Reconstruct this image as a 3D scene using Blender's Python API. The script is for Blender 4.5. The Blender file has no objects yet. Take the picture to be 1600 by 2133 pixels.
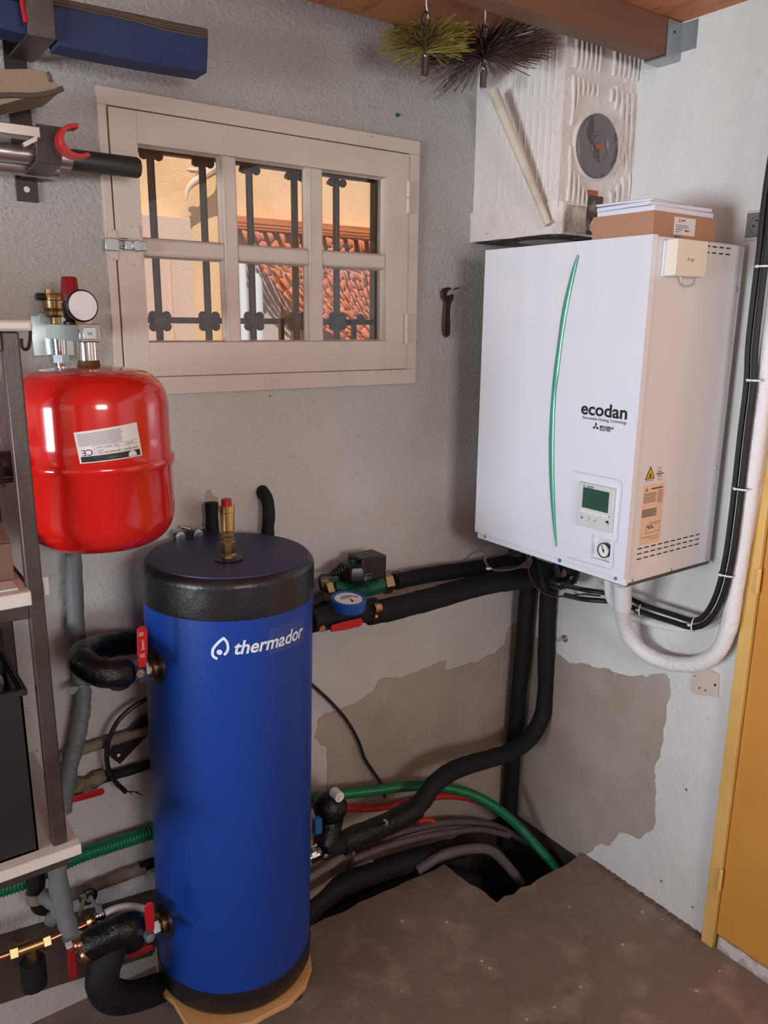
import bpy, bmesh, math, random
import numpy as np
from mathutils import Vector as V, Matrix, noise
random.seed(7)
SC = bpy.context.scene
C = SC.collection
PI = math.pi

# ---------------------------------------------------------------- camera
F = 1639.6; YAW, PITCH, ROLL = 0.620293, -0.236636, 0.010114
CAM = V((-1.8953, -1.8309, 1.7269))
_f = V((math.cos(PITCH)*math.sin(YAW), math.cos(PITCH)*math.cos(YAW), math.sin(PITCH)))
_r = _f.cross(V((0, 0, 1))).normalized(); _u = _r.cross(_f)
CR = _r*math.cos(ROLL)+_u*math.sin(ROLL); CU = -_r*math.sin(ROLL)+_u*math.cos(ROLL)
cd = bpy.data.cameras.new('camera'); cam = bpy.data.objects.new('camera', cd); C.objects.link(cam)
cd.sensor_fit = 'VERTICAL'; cd.sensor_height = 36; cd.lens = 36*F/2133; cd.clip_start = 0.05
M3 = Matrix((CR, CU, -_f)).transposed()
cam.matrix_world = Matrix.Translation(CAM) @ M3.to_4x4()
SC.camera = cam

def ray(px, py): return _f + CR*((px-800)/F) - CU*((py-1066.5)/F)
def at(px, py, x=None, y=None, z=None):
    """point seen at a pixel of the photograph, on a known real plane"""
    d = ray(px, py)
    if x is not None: t = (x-CAM.x)/d.x
    elif y is not None: t = (y-CAM.y)/d.y
    else: t = (z-CAM.z)/d.z
    return CAM + d*t

# ---------------------------------------------------------------- light, world, exposure
SC.view_settings.view_transform = 'Standard'; SC.view_settings.look = 'None'
SC.view_settings.gamma = 1; SC.view_settings.exposure = 0.10
w = bpy.data.worlds.new('sky'); SC.world = w; w.use_nodes = True
wn = w.node_tree.nodes; wl = w.node_tree.links
bg = wn['Background']
sky = wn.new('ShaderNodeTexSky'); sky.sky_type = 'NISHITA'; sky.sun_disc = False
sky.sun_elevation = math.radians(48); sky.sun_rotation = math.radians(200)
wl.new(sky.outputs[0], bg.inputs[0]); bg.inputs[1].default_value = 0.10
sun = bpy.data.lights.new('sun', 'SUN'); sun.energy = 3.3; sun.angle = math.radians(0.6); sun.color = (1, .94, .86)
so = bpy.data.objects.new('sun', sun); C.objects.link(so)
so.rotation_euler = V((-.25, -.62, .80)).to_track_quat('Z', 'Y').to_euler()
def area(name, loc, look, sx, sy, e, col):
    l = bpy.data.lights.new(name, 'AREA'); l.shape = 'RECTANGLE'; l.size = sx; l.size_y = sy; l.energy = e; l.color = col
    o = bpy.data.objects.new(name, l); C.objects.link(o); o.location = loc
    o.rotation_euler = (V(loc)-V(look)).to_track_quat('Z', 'Y').to_euler(); return o
# low daylight through the wide opening (unseen sill added to hold back low light) in the left wall, and an added fill lamp behind the camera
area('left_opening_daylight', (-5.5, -1.2, 1.32), (0, -.9, 1.5), 2.0, .85, 190, (.86, .94, 1.0))
area('fill_behind_camera', (-1.6, -3.9, 1.95), (-.9, 0, 2.35), .9, .55, 35, (1.0, .975, .965))

# ---------------------------------------------------------------- materials
def s2l(c):
    c = c/255; return c/12.92 if c <= .04045 else ((c+.055)/1.055)**2.4
def col(rgb): return (s2l(rgb[0]), s2l(rgb[1]), s2l(rgb[2]), 1)
def mat(name, rgb, rough=.5, metal=0, bump=None, var=None, coat=0, spec=None, fine=None, spots=None, alpha=None, trans=0, ior=None, bump2=None):
    m = bpy.data.materials.new(name); m.use_nodes = True
    nt = m.node_tree; n = nt.nodes; l = nt.links; b = n['Principled BSDF']
    b.inputs['Base Color'].default_value = col(rgb); b.inputs['Roughness'].default_value = rough
    b.inputs['Metallic'].default_value = metal
    if coat: b.inputs['Coat Weight'].default_value = coat; b.inputs['Coat Roughness'].default_value = .08
    if spec is not None: b.inputs['Specular IOR Level'].default_value = spec
    if trans: b.inputs['Transmission Weight'].default_value = trans
    if ior: b.inputs['IOR'].default_value = ior
    if alpha is not None: b.inputs['Alpha'].default_value = alpha
    tc = None
    def coords():
        nonlocal tc
        if tc is None:
            tc = n.new('ShaderNodeNewGeometry')
        return tc.outputs['Position']
    last = None
    def mix(fac, c2):
        nonlocal last
        mx = n.new('ShaderNodeMix'); mx.data_type = 'RGBA'
        if last is None: mx.inputs[6].default_value = col(rgb)
        else: l.new(last, mx.inputs[6])
        mx.inputs[7].default_value = col(c2); l.new(fac, mx.inputs[0]); last = mx.outputs[2]
    def ramp(src, a, b2, hi=1.0):
        r = n.new('ShaderNodeMapRange'); r.inputs[1].default_value = a; r.inputs[2].default_value = b2; r.inputs[4].default_value = hi
        l.new(src, r.inputs[0]); return r.outputs[0]
    for v in ([var] if var and not isinstance(var, list) else (var or [])):   # (scale, c2, lo, hi, amount, stretch)
        sc_, c2, lo, hi, am = v[:5]
        nz = n.new('ShaderNodeTexNoise'); nz.inputs['Scale'].default_value = sc_; nz.inputs['Detail'].default_value = 6
        src = coords()
        if len(v) > 5:
            mp = n.new('ShaderNodeMapping'); mp.inputs['Scale'].default_value = v[5]; l.new(src, mp.inputs[0]); src = mp.outputs[0]
        l.new(src, nz.inputs[0]); mix(ramp(nz.outputs[0], lo, hi, am), c2)
    if spots:   # (scale, c2, radius)
        for (sc_, c2, rad) in spots:
            vo = n.new('ShaderNodeTexVoronoi'); vo.inputs['Scale'].default_value = sc_; l.new(coords(), vo.inputs[0])
            vn = n.new('ShaderNodeTexNoise'); vn.inputs['Scale'].default_value = sc_*.35; l.new(coords(), vn.inputs[0])
            r1 = ramp(vo.outputs['Distance'], rad, rad*.7); r2 = ramp(vn.outputs[0], .55, .62)
            mu = n.new('ShaderNodeMath'); mu.operation = 'MULTIPLY'; l.new(r1, mu.inputs[0]); l.new(r2, mu.inputs[1])
            mix(mu.outputs[0], c2)
    if last is not None: l.new(last, b.inputs['Base Color'])
    prev = None
    for bp in (bump, bump2):
        if not bp: continue
        sc_, dist = bp[:2]
        nz = n.new('ShaderNodeTexNoise'); nz.inputs['Scale'].default_value = sc_; nz.inputs['Detail'].default_value = 5; nz.inputs['Roughness'].default_value = .6
        src = coords()
        if len(bp) > 2:
            mp = n.new('ShaderNodeMapping'); mp.inputs['Scale'].default_value = bp[2]; l.new(src, mp.inputs[0]); src = mp.outputs[0]
        l.new(src, nz.inputs[0])
        bu = n.new('ShaderNodeBump'); bu.inputs['Distance'].default_value = dist; bu.inputs['Strength'].default_value = 1
        h = nz.outputs[0]
        if len(bp) > 3:
            h = ramp(h, bp[3][0], bp[3][1])   # the roughcast is coarse above the window sill and trowelled smoother below
            sp = n.new('ShaderNodeSeparateXYZ'); l.new(coords(), sp.inputs[0])
            mz = n.new('ShaderNodeMapRange'); mz.inputs[1].default_value = 1.25; mz.inputs[2].default_value = 2.0; mz.inputs[3].default_value = .25; l.new(sp.outputs[2], mz.inputs[0])
            mm_ = n.new('ShaderNodeMath'); mm_.operation = 'MULTIPLY'; l.new(h, mm_.inputs[0]); l.new(mz.outputs[0], mm_.inputs[1]); h = mm_.outputs[0]
        l.new(h, bu.inputs['Height'])
        if prev is not None: l.new(prev, bu.inputs['Normal'])
        prev = bu.outputs[0]
    if prev is not None: l.new(prev, b.inputs['Normal'])
    return m

m_wall_back = mat('roughcast_plaster', (206, 203, 200), .75, bump=(105, .0075, (1, 1, 1), (.34, .80)), bump2=(260, .0018),
                  var=[(3, (186, 178, 172), .4, .75, .6), (30, (150, 140, 130), .66, .8, .5)], spots=[(28, (84, 76, 68), .09)])
m_wall_right = mat('smooth_plaster', (218, 216, 214), .7, bump=(60, .0022), bump2=(9, .006),
                   var=[(4, (202, 202, 200), .4, .7, .6), (14, (150, 146, 138), .68, .8, .35)], spots=[(13, (90, 84, 76), .06)])
m_wall_far = mat('room_plaster', (196, 190, 184), .8)
m_mortar = mat('grey_mortar', (168, 157, 147), .85, bump=(90, .001), var=[(6, (150, 138, 126), .4, .7, .8), (2, (180, 172, 164), .45, .7, .6)])
m_floor = mat('old_concrete', (134, 116, 106), .8, bump=(70, .0015), bump2=(14, .003),
              var=[(2.2, (112, 94, 84), .38, .66, .9), (9, (172, 154, 142), .52, .72, .8), (40, (96, 84, 76), .62, .78, .5), (1.1, (120, 104, 100), .4, .6, .5)],
              spots=[(26, (206, 196, 182), .14), (11, (60, 50, 44), .07)])
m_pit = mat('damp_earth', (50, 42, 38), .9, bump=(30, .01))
m_osb = mat('chipboard', (190, 118, 78), .6, bump=(60, .0012, (1, .3, 1)), var=[(26, (128, 66, 38), .54, .72, .85, (1, .28, 1)), (7, (206, 136, 94), .45, .7, .6), (60, (110, 56, 32), .62, .72, .8, (1, .4, 1))])
m_beam = mat('dark_timber', (122, 82, 62), .55, var=[(8, (92, 58, 42), .4, .7, .8, (.15, 1, 1))], bump=(40, .0006, (.1, 1, 1)))
m_paint = mat('grey_white_paint', (205, 190, 180), .42, bump=(60, .0003), var=[(9, (192, 176, 166), .5, .75, .6)], spots=[(16, (70, 60, 52), .05)])
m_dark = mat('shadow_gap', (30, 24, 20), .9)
m_glass = mat('glass', (255, 255, 255), .0, trans=1, ior=1.45)
m_iron = mat('wrought_iron', (64, 50, 50), .5, metal=.3, bump=(120, .0005))
m_peach = mat('peach_render', (236, 192, 142), .9, bump=(160, .004), var=[(5, (250, 214, 166), .4, .7, .7)])
m_pilaster = mat('pink_render', (220, 186, 166), .9, bump=(160, .003))
m_lintel = mat('stained_timber', (205, 120, 66), .5, var=[(14, (168, 86, 44), .45, .65, .8, (.2, 1, 3))])
m_bead = mat('terracotta_beads', (216, 128, 90), .45)
m_horn = mat('weathered_wood', (226, 200, 176), .8)
m_whitepvc = mat('white_pvc', (225, 228, 230), .35)
m_grass = mat('outside_ground', (150, 140, 110), .9)
m_curtain = mat('grey_cloth', (196, 178, 168), .9)
m_white = mat('white_enamel', (226, 228, 240), .3, coat=1)
m_side = mat('white_sheet_metal', (222, 220, 224), .22, coat=.2)
m_under = mat('grey_steel_edge', (96, 98, 100), .4, metal=.6)
m_green = mat('green_trim', (70, 152, 128), .30, coat=.3)
m_grey_groove = mat('panel_groove', (176, 178, 190), .5)
m_ctrl = mat('controller_plastic', (205, 207, 206), .4)
m_ctrl2 = mat('controller_key', (222, 224, 224), .3)
m_lcd = mat('lcd_screen', (52, 84, 70), .12)
m_print = mat('black_print', (28, 28, 34), .5)
m_greyprint = mat('grey_print', (110, 110, 112), .6)
m_black = mat('black_plastic', (24, 23, 25), .35)
m_foam = mat('black_foam_insulation', (22, 20, 25), .7, bump=(50, .0018), spec=.3)
m_tape = mat('black_tape', (13, 12, 14), .30, bump=(44, .006), spec=.4)
m_cable = mat('black_cable', (26, 26, 30), .4)
m_cream = mat('cream_plastic', (228, 221, 210), .4)
m_dial = mat('dial_white', (232, 232, 232), .4)
m_steel = mat('zinc_steel', (176, 186, 186), .28, metal=.9, var=[(9, (120, 160, 165), .5, .7, .5)])
m_chrome = mat('chrome', (215, 215, 218), .1, metal=1)
m_galv = mat('galvanised', (168, 178, 184), .4, metal=.8)
m_brass = mat('brass', (172, 146, 104), .3, metal=1)
m_goldbrass = mat('bright_brass', (220, 186, 126), .22, metal=1)
m_copper = mat('copper', (186, 138, 112), .3, metal=1)
m_red = mat('red_lacquer', (200, 24, 20), .16, coat=.6)
m_redp = mat('red_plastic', (176, 24, 32), .35)
m_darkred = mat('dark_red_plastic', (140, 22, 30), .35)
m_blue = mat('blue_vinyl', (12, 58, 146), .42, bump=(12, .0015))
m_lidblue = mat('blue_lid_vinyl', (44, 40, 88), .5)
m_blackv = mat('black_vinyl', (30, 28, 32), .34, bump=(30, .002))
m_logo = mat('logo_white', (218, 228, 240), .5)
m_film = mat('clear_film', (150, 160, 190), .15, alpha=.09)
m_bluecap = mat('blue_cap', (22, 76, 158), .35)
m_pumpgreen = mat('green_cast_iron', (14, 78, 60), .45)
m_greenhose = mat('green_corrugated', (14, 112, 70), .35)
m_redcond = mat('red_corrugated', (188, 42, 36), .45)
m_greycond = mat('grey_corrugated', (92, 86, 86), .6)
m_greyfoam = mat('grey_foam_insulation', (118, 122, 126), .5, bump=(40, .003), var=[(7, (96, 100, 102), .4, .7, .7)])
m_whitewrap = mat('white_wrapped_insulation', (230, 228, 232), .4, bump=(60, .005))
m_whitetie = mat('white_nylon', (214, 214, 214), .4)
m_oldpipe = mat('dusty_pipe', (128, 118, 106), .8, var=[(12, (92, 84, 74), .45, .7, .8)], bump=(40, .002))
m_rust = mat('dark_steel', (86, 77, 75), .42, metal=.55, var=[(9, (70, 52, 46), .45, .7, .8)], bump=(90, .0005))
m_blacksteel = mat('black_steel', (52, 44, 42), .4, metal=.5)
m_shelf = mat('white_melamine', (218, 212, 208), .5, var=[(10, (206, 186, 174), .5, .8, .6)], spots=[(20, (110, 90, 80), .06)])
m_card = mat('cardboard', (176, 132, 104), .8)
m_card2 = mat('brown_cardboard', (126, 98, 82), .85)
m_paper = mat('paper', (224, 226, 240), .6)
m_paper2 = mat('paper_cover', (196, 200, 214), .3)
m_label = mat('label_paper', (222, 218, 216), .5)
m_orange = mat('orange_label', (228, 194, 168), .5)
m_yellow = mat('warning_yellow', (224, 172, 30), .5)
m_doorframe = mat('ochre_frame_paint', (222, 180, 106), .4, var=[(8, (206, 160, 88), .5, .75, .7)])
m_doorleaf = mat('ochre_door_paint', (206, 146, 66), .4, var=[(3, (190, 130, 56), .4, .7, .7)], spots=[(9, (120, 78, 40), .04)])
m_socket = mat('socket_grey', (112, 108, 108), .4)
m_chimney = mat('painted_brick', (226, 218, 214), .65, bump=(60, .003), bump2=(24, .005), var=[(14, (204, 184, 168), .6, .78, .7)], spots=[(22, (120, 90, 72), .08)])
m_brick = mat('terracotta', (176, 92, 62), .85)
m_soot = mat('sooty_mortar', (84, 74, 68), .9, bump=(60, .006), var=[(30, (150, 140, 130), .5, .6, .8)])
m_base = mat('rough_mortar', (172, 164, 156), .9, bump=(60, .006), var=[(22, (206, 200, 194), .48, .56, 1)])
m_cap = mat('tarnished_disc', (122, 116, 118), .42, metal=.45, var=[(20, (88, 80, 80), .56, .6, .9, (1, 1, .6))])
m_stickw = mat('painted_stick', (210, 198, 182), .7, var=[(10, (168, 146, 124), .5, .7, .6)])
m_bristle = mat('steel_bristle', (84, 66, 58), .5, metal=.2)
m_ybristle = mat('yellowed_bristle', (150, 134, 62), .5)
m_wire = mat('twisted_wire', (110, 104, 104), .35, metal=.8)
m_tarp = mat('blue_canvas', (26, 42, 88), .7, bump=(90, .001), var=[(4, (38, 52, 88), .4, .7, .6)])
m_tarpedge = mat('brown_canvas_edge', (88, 72, 62), .8, bump=(60, .002))
m_khaki = mat('khaki_canvas', (150, 132, 112), .85, bump=(80, .0012))
m_alu = mat('aluminium', (190, 186, 184), .3, metal=.9)
m_rubber = mat('black_rubber', (46, 44, 44), .5)
m_ply = mat('plywood', (206, 160, 104), .6, var=[(20, (184, 134, 82), .5, .7, .6, (1, .1, 1))])
m_block = mat('dark_brick', (74, 44, 40), .9, bump=(40, .002))
m_woodstrip = mat('dark_board', (84, 68, 60), .8, var=[(5, (62, 48, 42), .4, .7, .8, (.2, 1, 1))])
m_spanner = mat('old_tool_steel', (84, 66, 58), .4, metal=.7)
m_anchor = mat('green_plastic', (14, 92, 66), .5)
m_crate = mat('black_crate', (30, 26, 28), .5)
m_clear = mat('clear_plastic', (190, 186, 184), .3)
m_stain = mat('rust_stain', (172, 150, 132), .8)
m_rubble = mat('rubble', (112, 96, 86), .95, bump=(30, .006))

# ---------------------------------------------------------------- mesh helpers
WT = {}
def B(): return bmesh.new()
def box(bm, a, b):
    a, b = V(a), V(b); lo = V([min(a[i], b[i]) for i in range(3)]); hi = V([max(a[i], b[i]) for i in range(3)])
    vs = [bm.verts.new((x, y, z)) for x in (lo.x, hi.x) for y in (lo.y, hi.y) for z in (lo.z, hi.z)]
    for f in ((0, 1, 3, 2), (4, 6, 7, 5), (0, 4, 5, 1), (2, 3, 7, 6), (0, 2, 6, 4), (1, 5, 7, 3)): bm.faces.new([vs[i] for i in f])
    return bm
def poly(bm, pts, thick):
    """prism: closed outline of 3-D points, extruded by a vector"""
    t = V(thick); a = [bm.verts.new(V(p)) for p in pts]; b = [bm.verts.new(V(p)+t) for p in pts]; n = len(pts)
    bm.faces.new(a); bm.faces.new(b[::-1])
    for i in range(n): bm.faces.new((a[i], b[i], b[(i+1) % n], a[(i+1) % n]))
    return bm
def frame_of(d):
    d = V(d).normalized(); up = V((0, 0, 1)) if abs(d.z) < .95 else V((1, 0, 0))
    s = d.cross(up).normalized(); return s, s.cross(d).normalized()
def rings(bm, R, closed=False, caps=True):
    for i in range(len(R)-1+(1 if closed else 0)):
        a, b = R[i], R[(i+1) % len(R)]; n = len(a)
        for k in range(n): bm.faces.new((a[k], a[(k+1) % n], b[(k+1) % n], b[k]))
    if caps and not closed: bm.faces.new(R[0][::-1]); bm.faces.new(R[-1])
def cyl(bm, p0, p1, r0, r1=None, n=20):
    r1 = r0 if r1 is None else r1; p0, p1 = V(p0), V(p1); s, u = frame_of(p1-p0)
    R = [[bm.verts.new(p+(s*math.cos(2*PI*k/n)+u*math.sin(2*PI*k/n))*r) for k in range(n)] for p, r in ((p0, r0), (p1, r1))]
    rings(bm, R); return bm
def lathe(bm, o, ax, prof, n=32, caps=True):
    o, ax = V(o), V(ax).normalized(); s, u = frame_of(ax)
    R = [[bm.verts.new(o+ax*h+(s*math.cos(2*PI*k/n)+u*math.sin(2*PI*k/n))*max(r, 1e-4)) for k in range(n)] for r, h in prof]
    rings(bm, R, caps=caps); return bm
def spline(pts, k=6):
    pts = [V(p) for p in pts]; out = []
    P = [pts[0]*2-pts[1]]+pts+[pts[-1]*2-pts[-2]]
    for i in range(1, len(P)-2):
        a, b, c, d = P[i-1:i+3]
        for j in range(k):
            t = j/k; out.append(.5*((2*b)+(c-a)*t+(2*a-5*b+4*c-d)*t*t+(3*b-a-3*c+d)*t**3))
    out.append(pts[-1]); return out
def tube(bm, pts, r, n=12, k=6, rf=None, wob=0):
    P = spline(pts, k) if k > 1 else [V(p) for p in pts]
    R = []; s = None
    L = [0]
    for i in range(1, len(P)): L.append(L[-1]+(P[i]-P[i-1]).length)
    for i, p in enumerate(P):
        d = (P[min(i+1, len(P)-1)]-P[max(i-1, 0)])
        if d.length < 1e-9: d = V((0, 0, 1))
        d.normalize()
        if s is None: s, u = frame_of(d)
        else: s = (s-d*s.dot(d)).normalized(); u = s.cross(d)
        rr = r if rf is None else rf(i, L[i], L[-1])
        if wob: rr *= 1+wob*noise.noise(p*38)
        R.append([bm.verts.new(p+(s*math.cos(2*PI*q/n)+u*math.sin(2*PI*q/n))*rr*(1+(wob*.8*noise.noise(p*30+V((q, 0, 3)))if wob else 0))) for q in range(n)])
    rings(bm, R); return bm
def corr(bm, pts, r, pitch=.008, depth=.12, n=14):
    """corrugated hose: resampled evenly with ribbed radius"""
    P = spline(pts, 10); L = [0]
    for i in range(1, len(P)): L.append(L[-1]+(P[i]-P[i-1]).length)
    m = int(L[-1]/pitch*4); Q = []; j = 0
    for q in range(m+1):
        t = L[-1]*q/m
        while j < len(P)-2 and L[j+1] < t: j += 1
        f = (t-L[j])/max(1e-9, L[j+1]-L[j]); Q.append(P[j].lerp(P[j+1], f))
    return tube(bm, Q, r, n=n, k=1, rf=lambda i, a, b: r*(1-depth*(1 if i % 4 in (2, 3) else 0)))
def sph(bm, c, r, n=14, sc=(1, 1, 1)):
    bmesh.ops.create_uvsphere(bm, u_segments=n, v_segments=n//2+2, radius=r, matrix=Matrix.Translation(c) @ Matrix.Diagonal((*sc, 1))); return bm
def ribbon(bm, pts, wd, nrm, off=.0012):
    nrm = V(nrm); P = [V(p) for p in pts]; L = []; R = []
    for i, p in enumerate(P):
        d = (P[min(i+1, len(P)-1)]-P[max(i-1, 0)]).normalized(); s = d.cross(nrm).normalized()*wd/2
        L.append(bm.verts.new(p+s+nrm*off)); R.append(bm.verts.new(p-s+nrm*off))
    for i in range(len(P)-1): bm.faces.new((L[i], L[i+1], R[i+1], R[i]))
    return bm
def hexnut(bm, p0, p1, r): return cyl(bm, p0, p1, r, n=6)

def obj(name, bm, m, parent=None, bevel=0, smooth=35, seg=2, label=None, keep=False):
    bmesh.ops.recalc_face_normals(bm, faces=bm.faces[:])
    me = bpy.data.meshes.new(name); bm.to_mesh(me); bm.free()
    me.materials.append(m)
    co = np.empty(len(me.vertices)*3); me.vertices.foreach_get('co', co); co = co.reshape(-1, 3)
    c = V(((co[:, 0].min()+co[:, 0].max())/2, (co[:, 1].min()+co[:, 1].max())/2, co[:, 2].min()))
    me.vertices.foreach_set('co', (co-np.array(c)).ravel()); me.update()
    if smooth:
        me.shade_smooth(); me.set_sharp_from_angle(angle=math.radians(smooth))
    o = bpy.data.objects.new(name, me); C.objects.link(o)
    pw = WT.get(parent.name, V((0, 0, 0))) if parent else V((0, 0, 0))
    o.location = c-pw; WT[o.name] = V(c)
    if parent: o.parent = parent
    if bevel:
        md = o.modifiers.new('bevel', 'BEVEL'); md.width = bevel; md.segments = seg; md.limit_method = 'ANGLE'; md.angle_limit = math.radians(40)
    if label: o['label'] = label
    return o
def tag(o, label, cat, group=None, kind=None):
    if kind == 'structure': o['kind'] = kind
    elif kind: o['kind'] = kind
    o['label'] = label; o['category'] = cat
    if group: o['group'] = group
    return o
def thing(name, label, cat, loc, group=None):
    o = bpy.data.objects.new(name, None); C.objects.link(o); o.location = V(loc); o.empty_display_size = .05
    WT[o.name] = V(loc); return tag(o, label, cat, group)
def struct(o): o['kind'] = 'structure'; return o
def clone(o, shift, parent):
    c = o.copy(); C.objects.link(c); c.location = o.location+V(shift); c.parent = parent; WT[c.name] = WT[o.name]+V(shift); return c

def text_bm(s, width, height=None, bold=0.0, shear=0.0, font=None):
    """flat letters as bmesh in the XY plane, lower left at 0,0, scaled to width (and cap height)"""
    cu = bpy.data.curves.new('t', 'FONT'); cu.body = s; cu.size = 1; cu.offset = bold; cu.shear = shear; cu.resolution_u = 3
    o = bpy.data.objects.new('t', cu); C.objects.link(o)
    dg = bpy.context.evaluated_depsgraph_get(); me = bpy.data.meshes.new_from_object(o.evaluated_get(dg))
    bm = B(); bm.from_mesh(me); bpy.data.objects.remove(o); bpy.data.curves.remove(cu); bpy.data.meshes.remove(me)
    xs = [v.co.x for v in bm.verts]; ys = [v.co.y for v in bm.verts]; x0, x1, y1 = min(xs), max(xs), max(ys)
    sx = width/(x1-x0); sy = sx if height is None else height/y1
    for v in bm.verts: v.co = V(((v.co.x-x0)*sx, v.co.y*sy, 0))
    return bm
def onto(bm, o, xd, yd, n, off=.0008):
    o, xd, yd, n = V(o), V(xd), V(yd), V(n)
    for v in bm.verts: v.co = o+xd*v.co.x+yd*v.co.y+n*off
    return bm
def strips(bm, o, xd, yd, n, rows, off=.0008):
    """tiny rows of illegible print: (x0, x1, y, h)"""
    o, xd, yd, n = V(o), V(xd), V(yd), V(n)
    for (a, b, y, h) in rows:
        x = a
        while x < b:
            wl_ = min(random.uniform(.002, .006), b-x)
            bm.faces.new([bm.verts.new(o+xd*p+yd*q+n*off) for p, q in ((x, y), (x+wl_, y), (x+wl_, y+h), (x, y+h))]); x += wl_+.0011
    return bm
def three_diamonds(bm, c, s, xd, yd, n, off=.0009):
    c, xd, yd, n = V(c), V(xd), V(yd), V(n)
    for a in (90, 210, 330):
        a = math.radians(a); d = V((math.cos(a), math.sin(a))); p = V((-d.y, d.x))
        q = [V((0, 0)), d*.5+p*.27, d, d*.5-p*.27]
        bm.faces.new([bm.verts.new(c+(xd*t.x+yd*t.y)*s+n*off) for t in q])
    return bm

# ================================================================ STRUCTURE
CE = 2.47
wx0, wx1, wz0, wz1 = -1.30, -.555, 1.635, 2.15          # window opening
b = B()
box(b, (-4.2, 0, -.45), (wx0, .13, CE+.1)); box(b, (wx1, 0, -.45), (.2, .13, CE+.1))
box(b, (wx0, 0, -.45), (wx1, .13, wz0)); box(b, (wx0, 0, wz1), (wx1, .13, CE+.1))
wall_back = struct(obj('wall_back', b, m_wall_back, smooth=0))
dy0, dy1 = -.826, -1.66
b = B()
box(b, (0, .13, -.45), (.15, dy0, CE+.1)); box(b, (0, dy1, -.45), (.15, -4.1, CE+.1))
box(b, (0, dy0, 2.05), (.15, dy1, CE+.1)); box(b, (0, dy0, -.45), (.15, dy1, 0.0))
wall_right = struct(obj('wall_right', b, m_wall_right, smooth=0))
b = B()
box(b, (-4.3, .13, -.3), (-4.15, -.5, CE+.1)); box(b, (-4.3, -3.4, -.3), (-4.15, -4.1, CE+.1)); box(b, (-4.3, -.5, 2.3), (-4.15, -3.4, CE+.1)); box(b, (-4.3, -.5, -.3), (-4.15, -3.4, 1.0))  # last box is an unseen sill, added to shade the lower room
struct(obj('wall_left', b, m_wall_far, smooth=0))
b = B()
box(b, (-4.3, -4.1, -.3), (.15, -4.25, CE+.1))
struct(obj('wall_front', b, m_wall_far, smooth=0))
b = B(); box(b, (-4.3, -4.25, CE), (.15, .13, CE+.06))
struct(obj('ceiling', b, m_osb, smooth=0))

# floor with the broken-out pit in the corner and the trench along the window wall
def jag(p, q, n, a=.008):
    out = []
    for i in range(n):
        t = i/n; v = V(p).lerp(V(q), t)
        if i: v += V((random.uniform(-a, a), random.uniform(-a, a), 0))
        out.append(v)
    return out
g0, g1, g2, g3 = at(1200, 1786, z=0), at(1035, 1880, z=0), at(925, 1800, z=0), at(655, 1925, z=0)
edge = [V((0, g0.y+.01, 0))]+jag(g0, g1, 10, .007)+jag(g1, g2, 8, .006)+jag(g2, g3, 12, .006)+[g3, V((-1.25, -.11, 0)), V((-1.32, 0, 0))]
out = edge+[V((-4.15, 0, 0)), V((-4.15, -4.1, 0)), V((0, -4.1, 0))]
b = B(); poly(b, out, (0, 0, -.12))
floor = struct(obj('floor', b, m_floor, smooth=0))
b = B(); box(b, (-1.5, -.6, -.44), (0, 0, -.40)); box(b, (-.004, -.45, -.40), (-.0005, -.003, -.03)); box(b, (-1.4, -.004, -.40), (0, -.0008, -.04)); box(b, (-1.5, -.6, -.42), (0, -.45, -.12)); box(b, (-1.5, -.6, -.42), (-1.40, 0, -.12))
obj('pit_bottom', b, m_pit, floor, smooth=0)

# mortar patches on the two walls
def patch(pts, dv, jit=.006, sub=7):
    b = B(); P = []
    for i in range(len(pts)):
        a, c = pts[i], pts[(i+1) % len(pts)]
        for j in range(sub):
            p = a.lerp(c, j/sub); nn = noise.noise_vector(p*26)+noise.noise_vector(p*90)*.6
            nn = V([nn[k]*(1 if abs(dv[k]) < 1e-9 else 0) for k in range(3)]); P.append(p+nn*jit*1.6)
    poly(b, P, dv); return b
pp = [(664, 1492), (700, 1480), (746, 1459), (779, 1437), (791, 1413), (852, 1405), (909, 1380), (929, 1376), (927, 1397), (986, 1380), (1031, 1360), (1048, 1340), (1058, 1308), (1068, 1300)]
pts = [at(x, y, y=0) for x, y in pp]+[V((-.002, 0, .72)), V((-.002, 0, -.05)), V((-.78, 0, -.05))]+[at(x, y, y=0) for x, y in ((684, 1720), (683, 1620), (681, 1560), (656, 1535))]
obj('mortar_patch', patch(pts, (0, -.0025, 0)), m_mortar, wall_back, smooth=0, label='rough grey-brown mortar patch')
pp = [(1185, 1378), (1215, 1380), (1250, 1390), (1282, 1398), (1310, 1412), (1345, 1404), (1385, 1402), (1400, 1425), (1392, 1462), (1380, 1540), (1368, 1600), (1366, 1650), (1362, 1725), (1335, 1745), (1290, 1732), (1272, 1760), (1240, 1764)]
pts = [V((0, -.002, .70))]+[at(x, y, x=0) for x, y in pp]+[at(1222, 1778, x=0), V((0, g0.y-.004, .004)), V((0, g0.y+.004, -.05)), V((0, -.002, -.05))]
obj('mortar_patch', patch(pts, (-.0025, 0, 0)), m_mortar, wall_right, smooth=0, label='smooth grey mortar patch')
st = [at(x, y, y=0) for x, y in ((428, 1040), (430, 1022), (437, 1018), (444, 1030), (455, 1036), (456, 1046))]
obj('rust_stain', patch(st, (0, -.0008, 0), jit=.002, sub=3), m_stain, wall_back, smooth=0)
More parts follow.
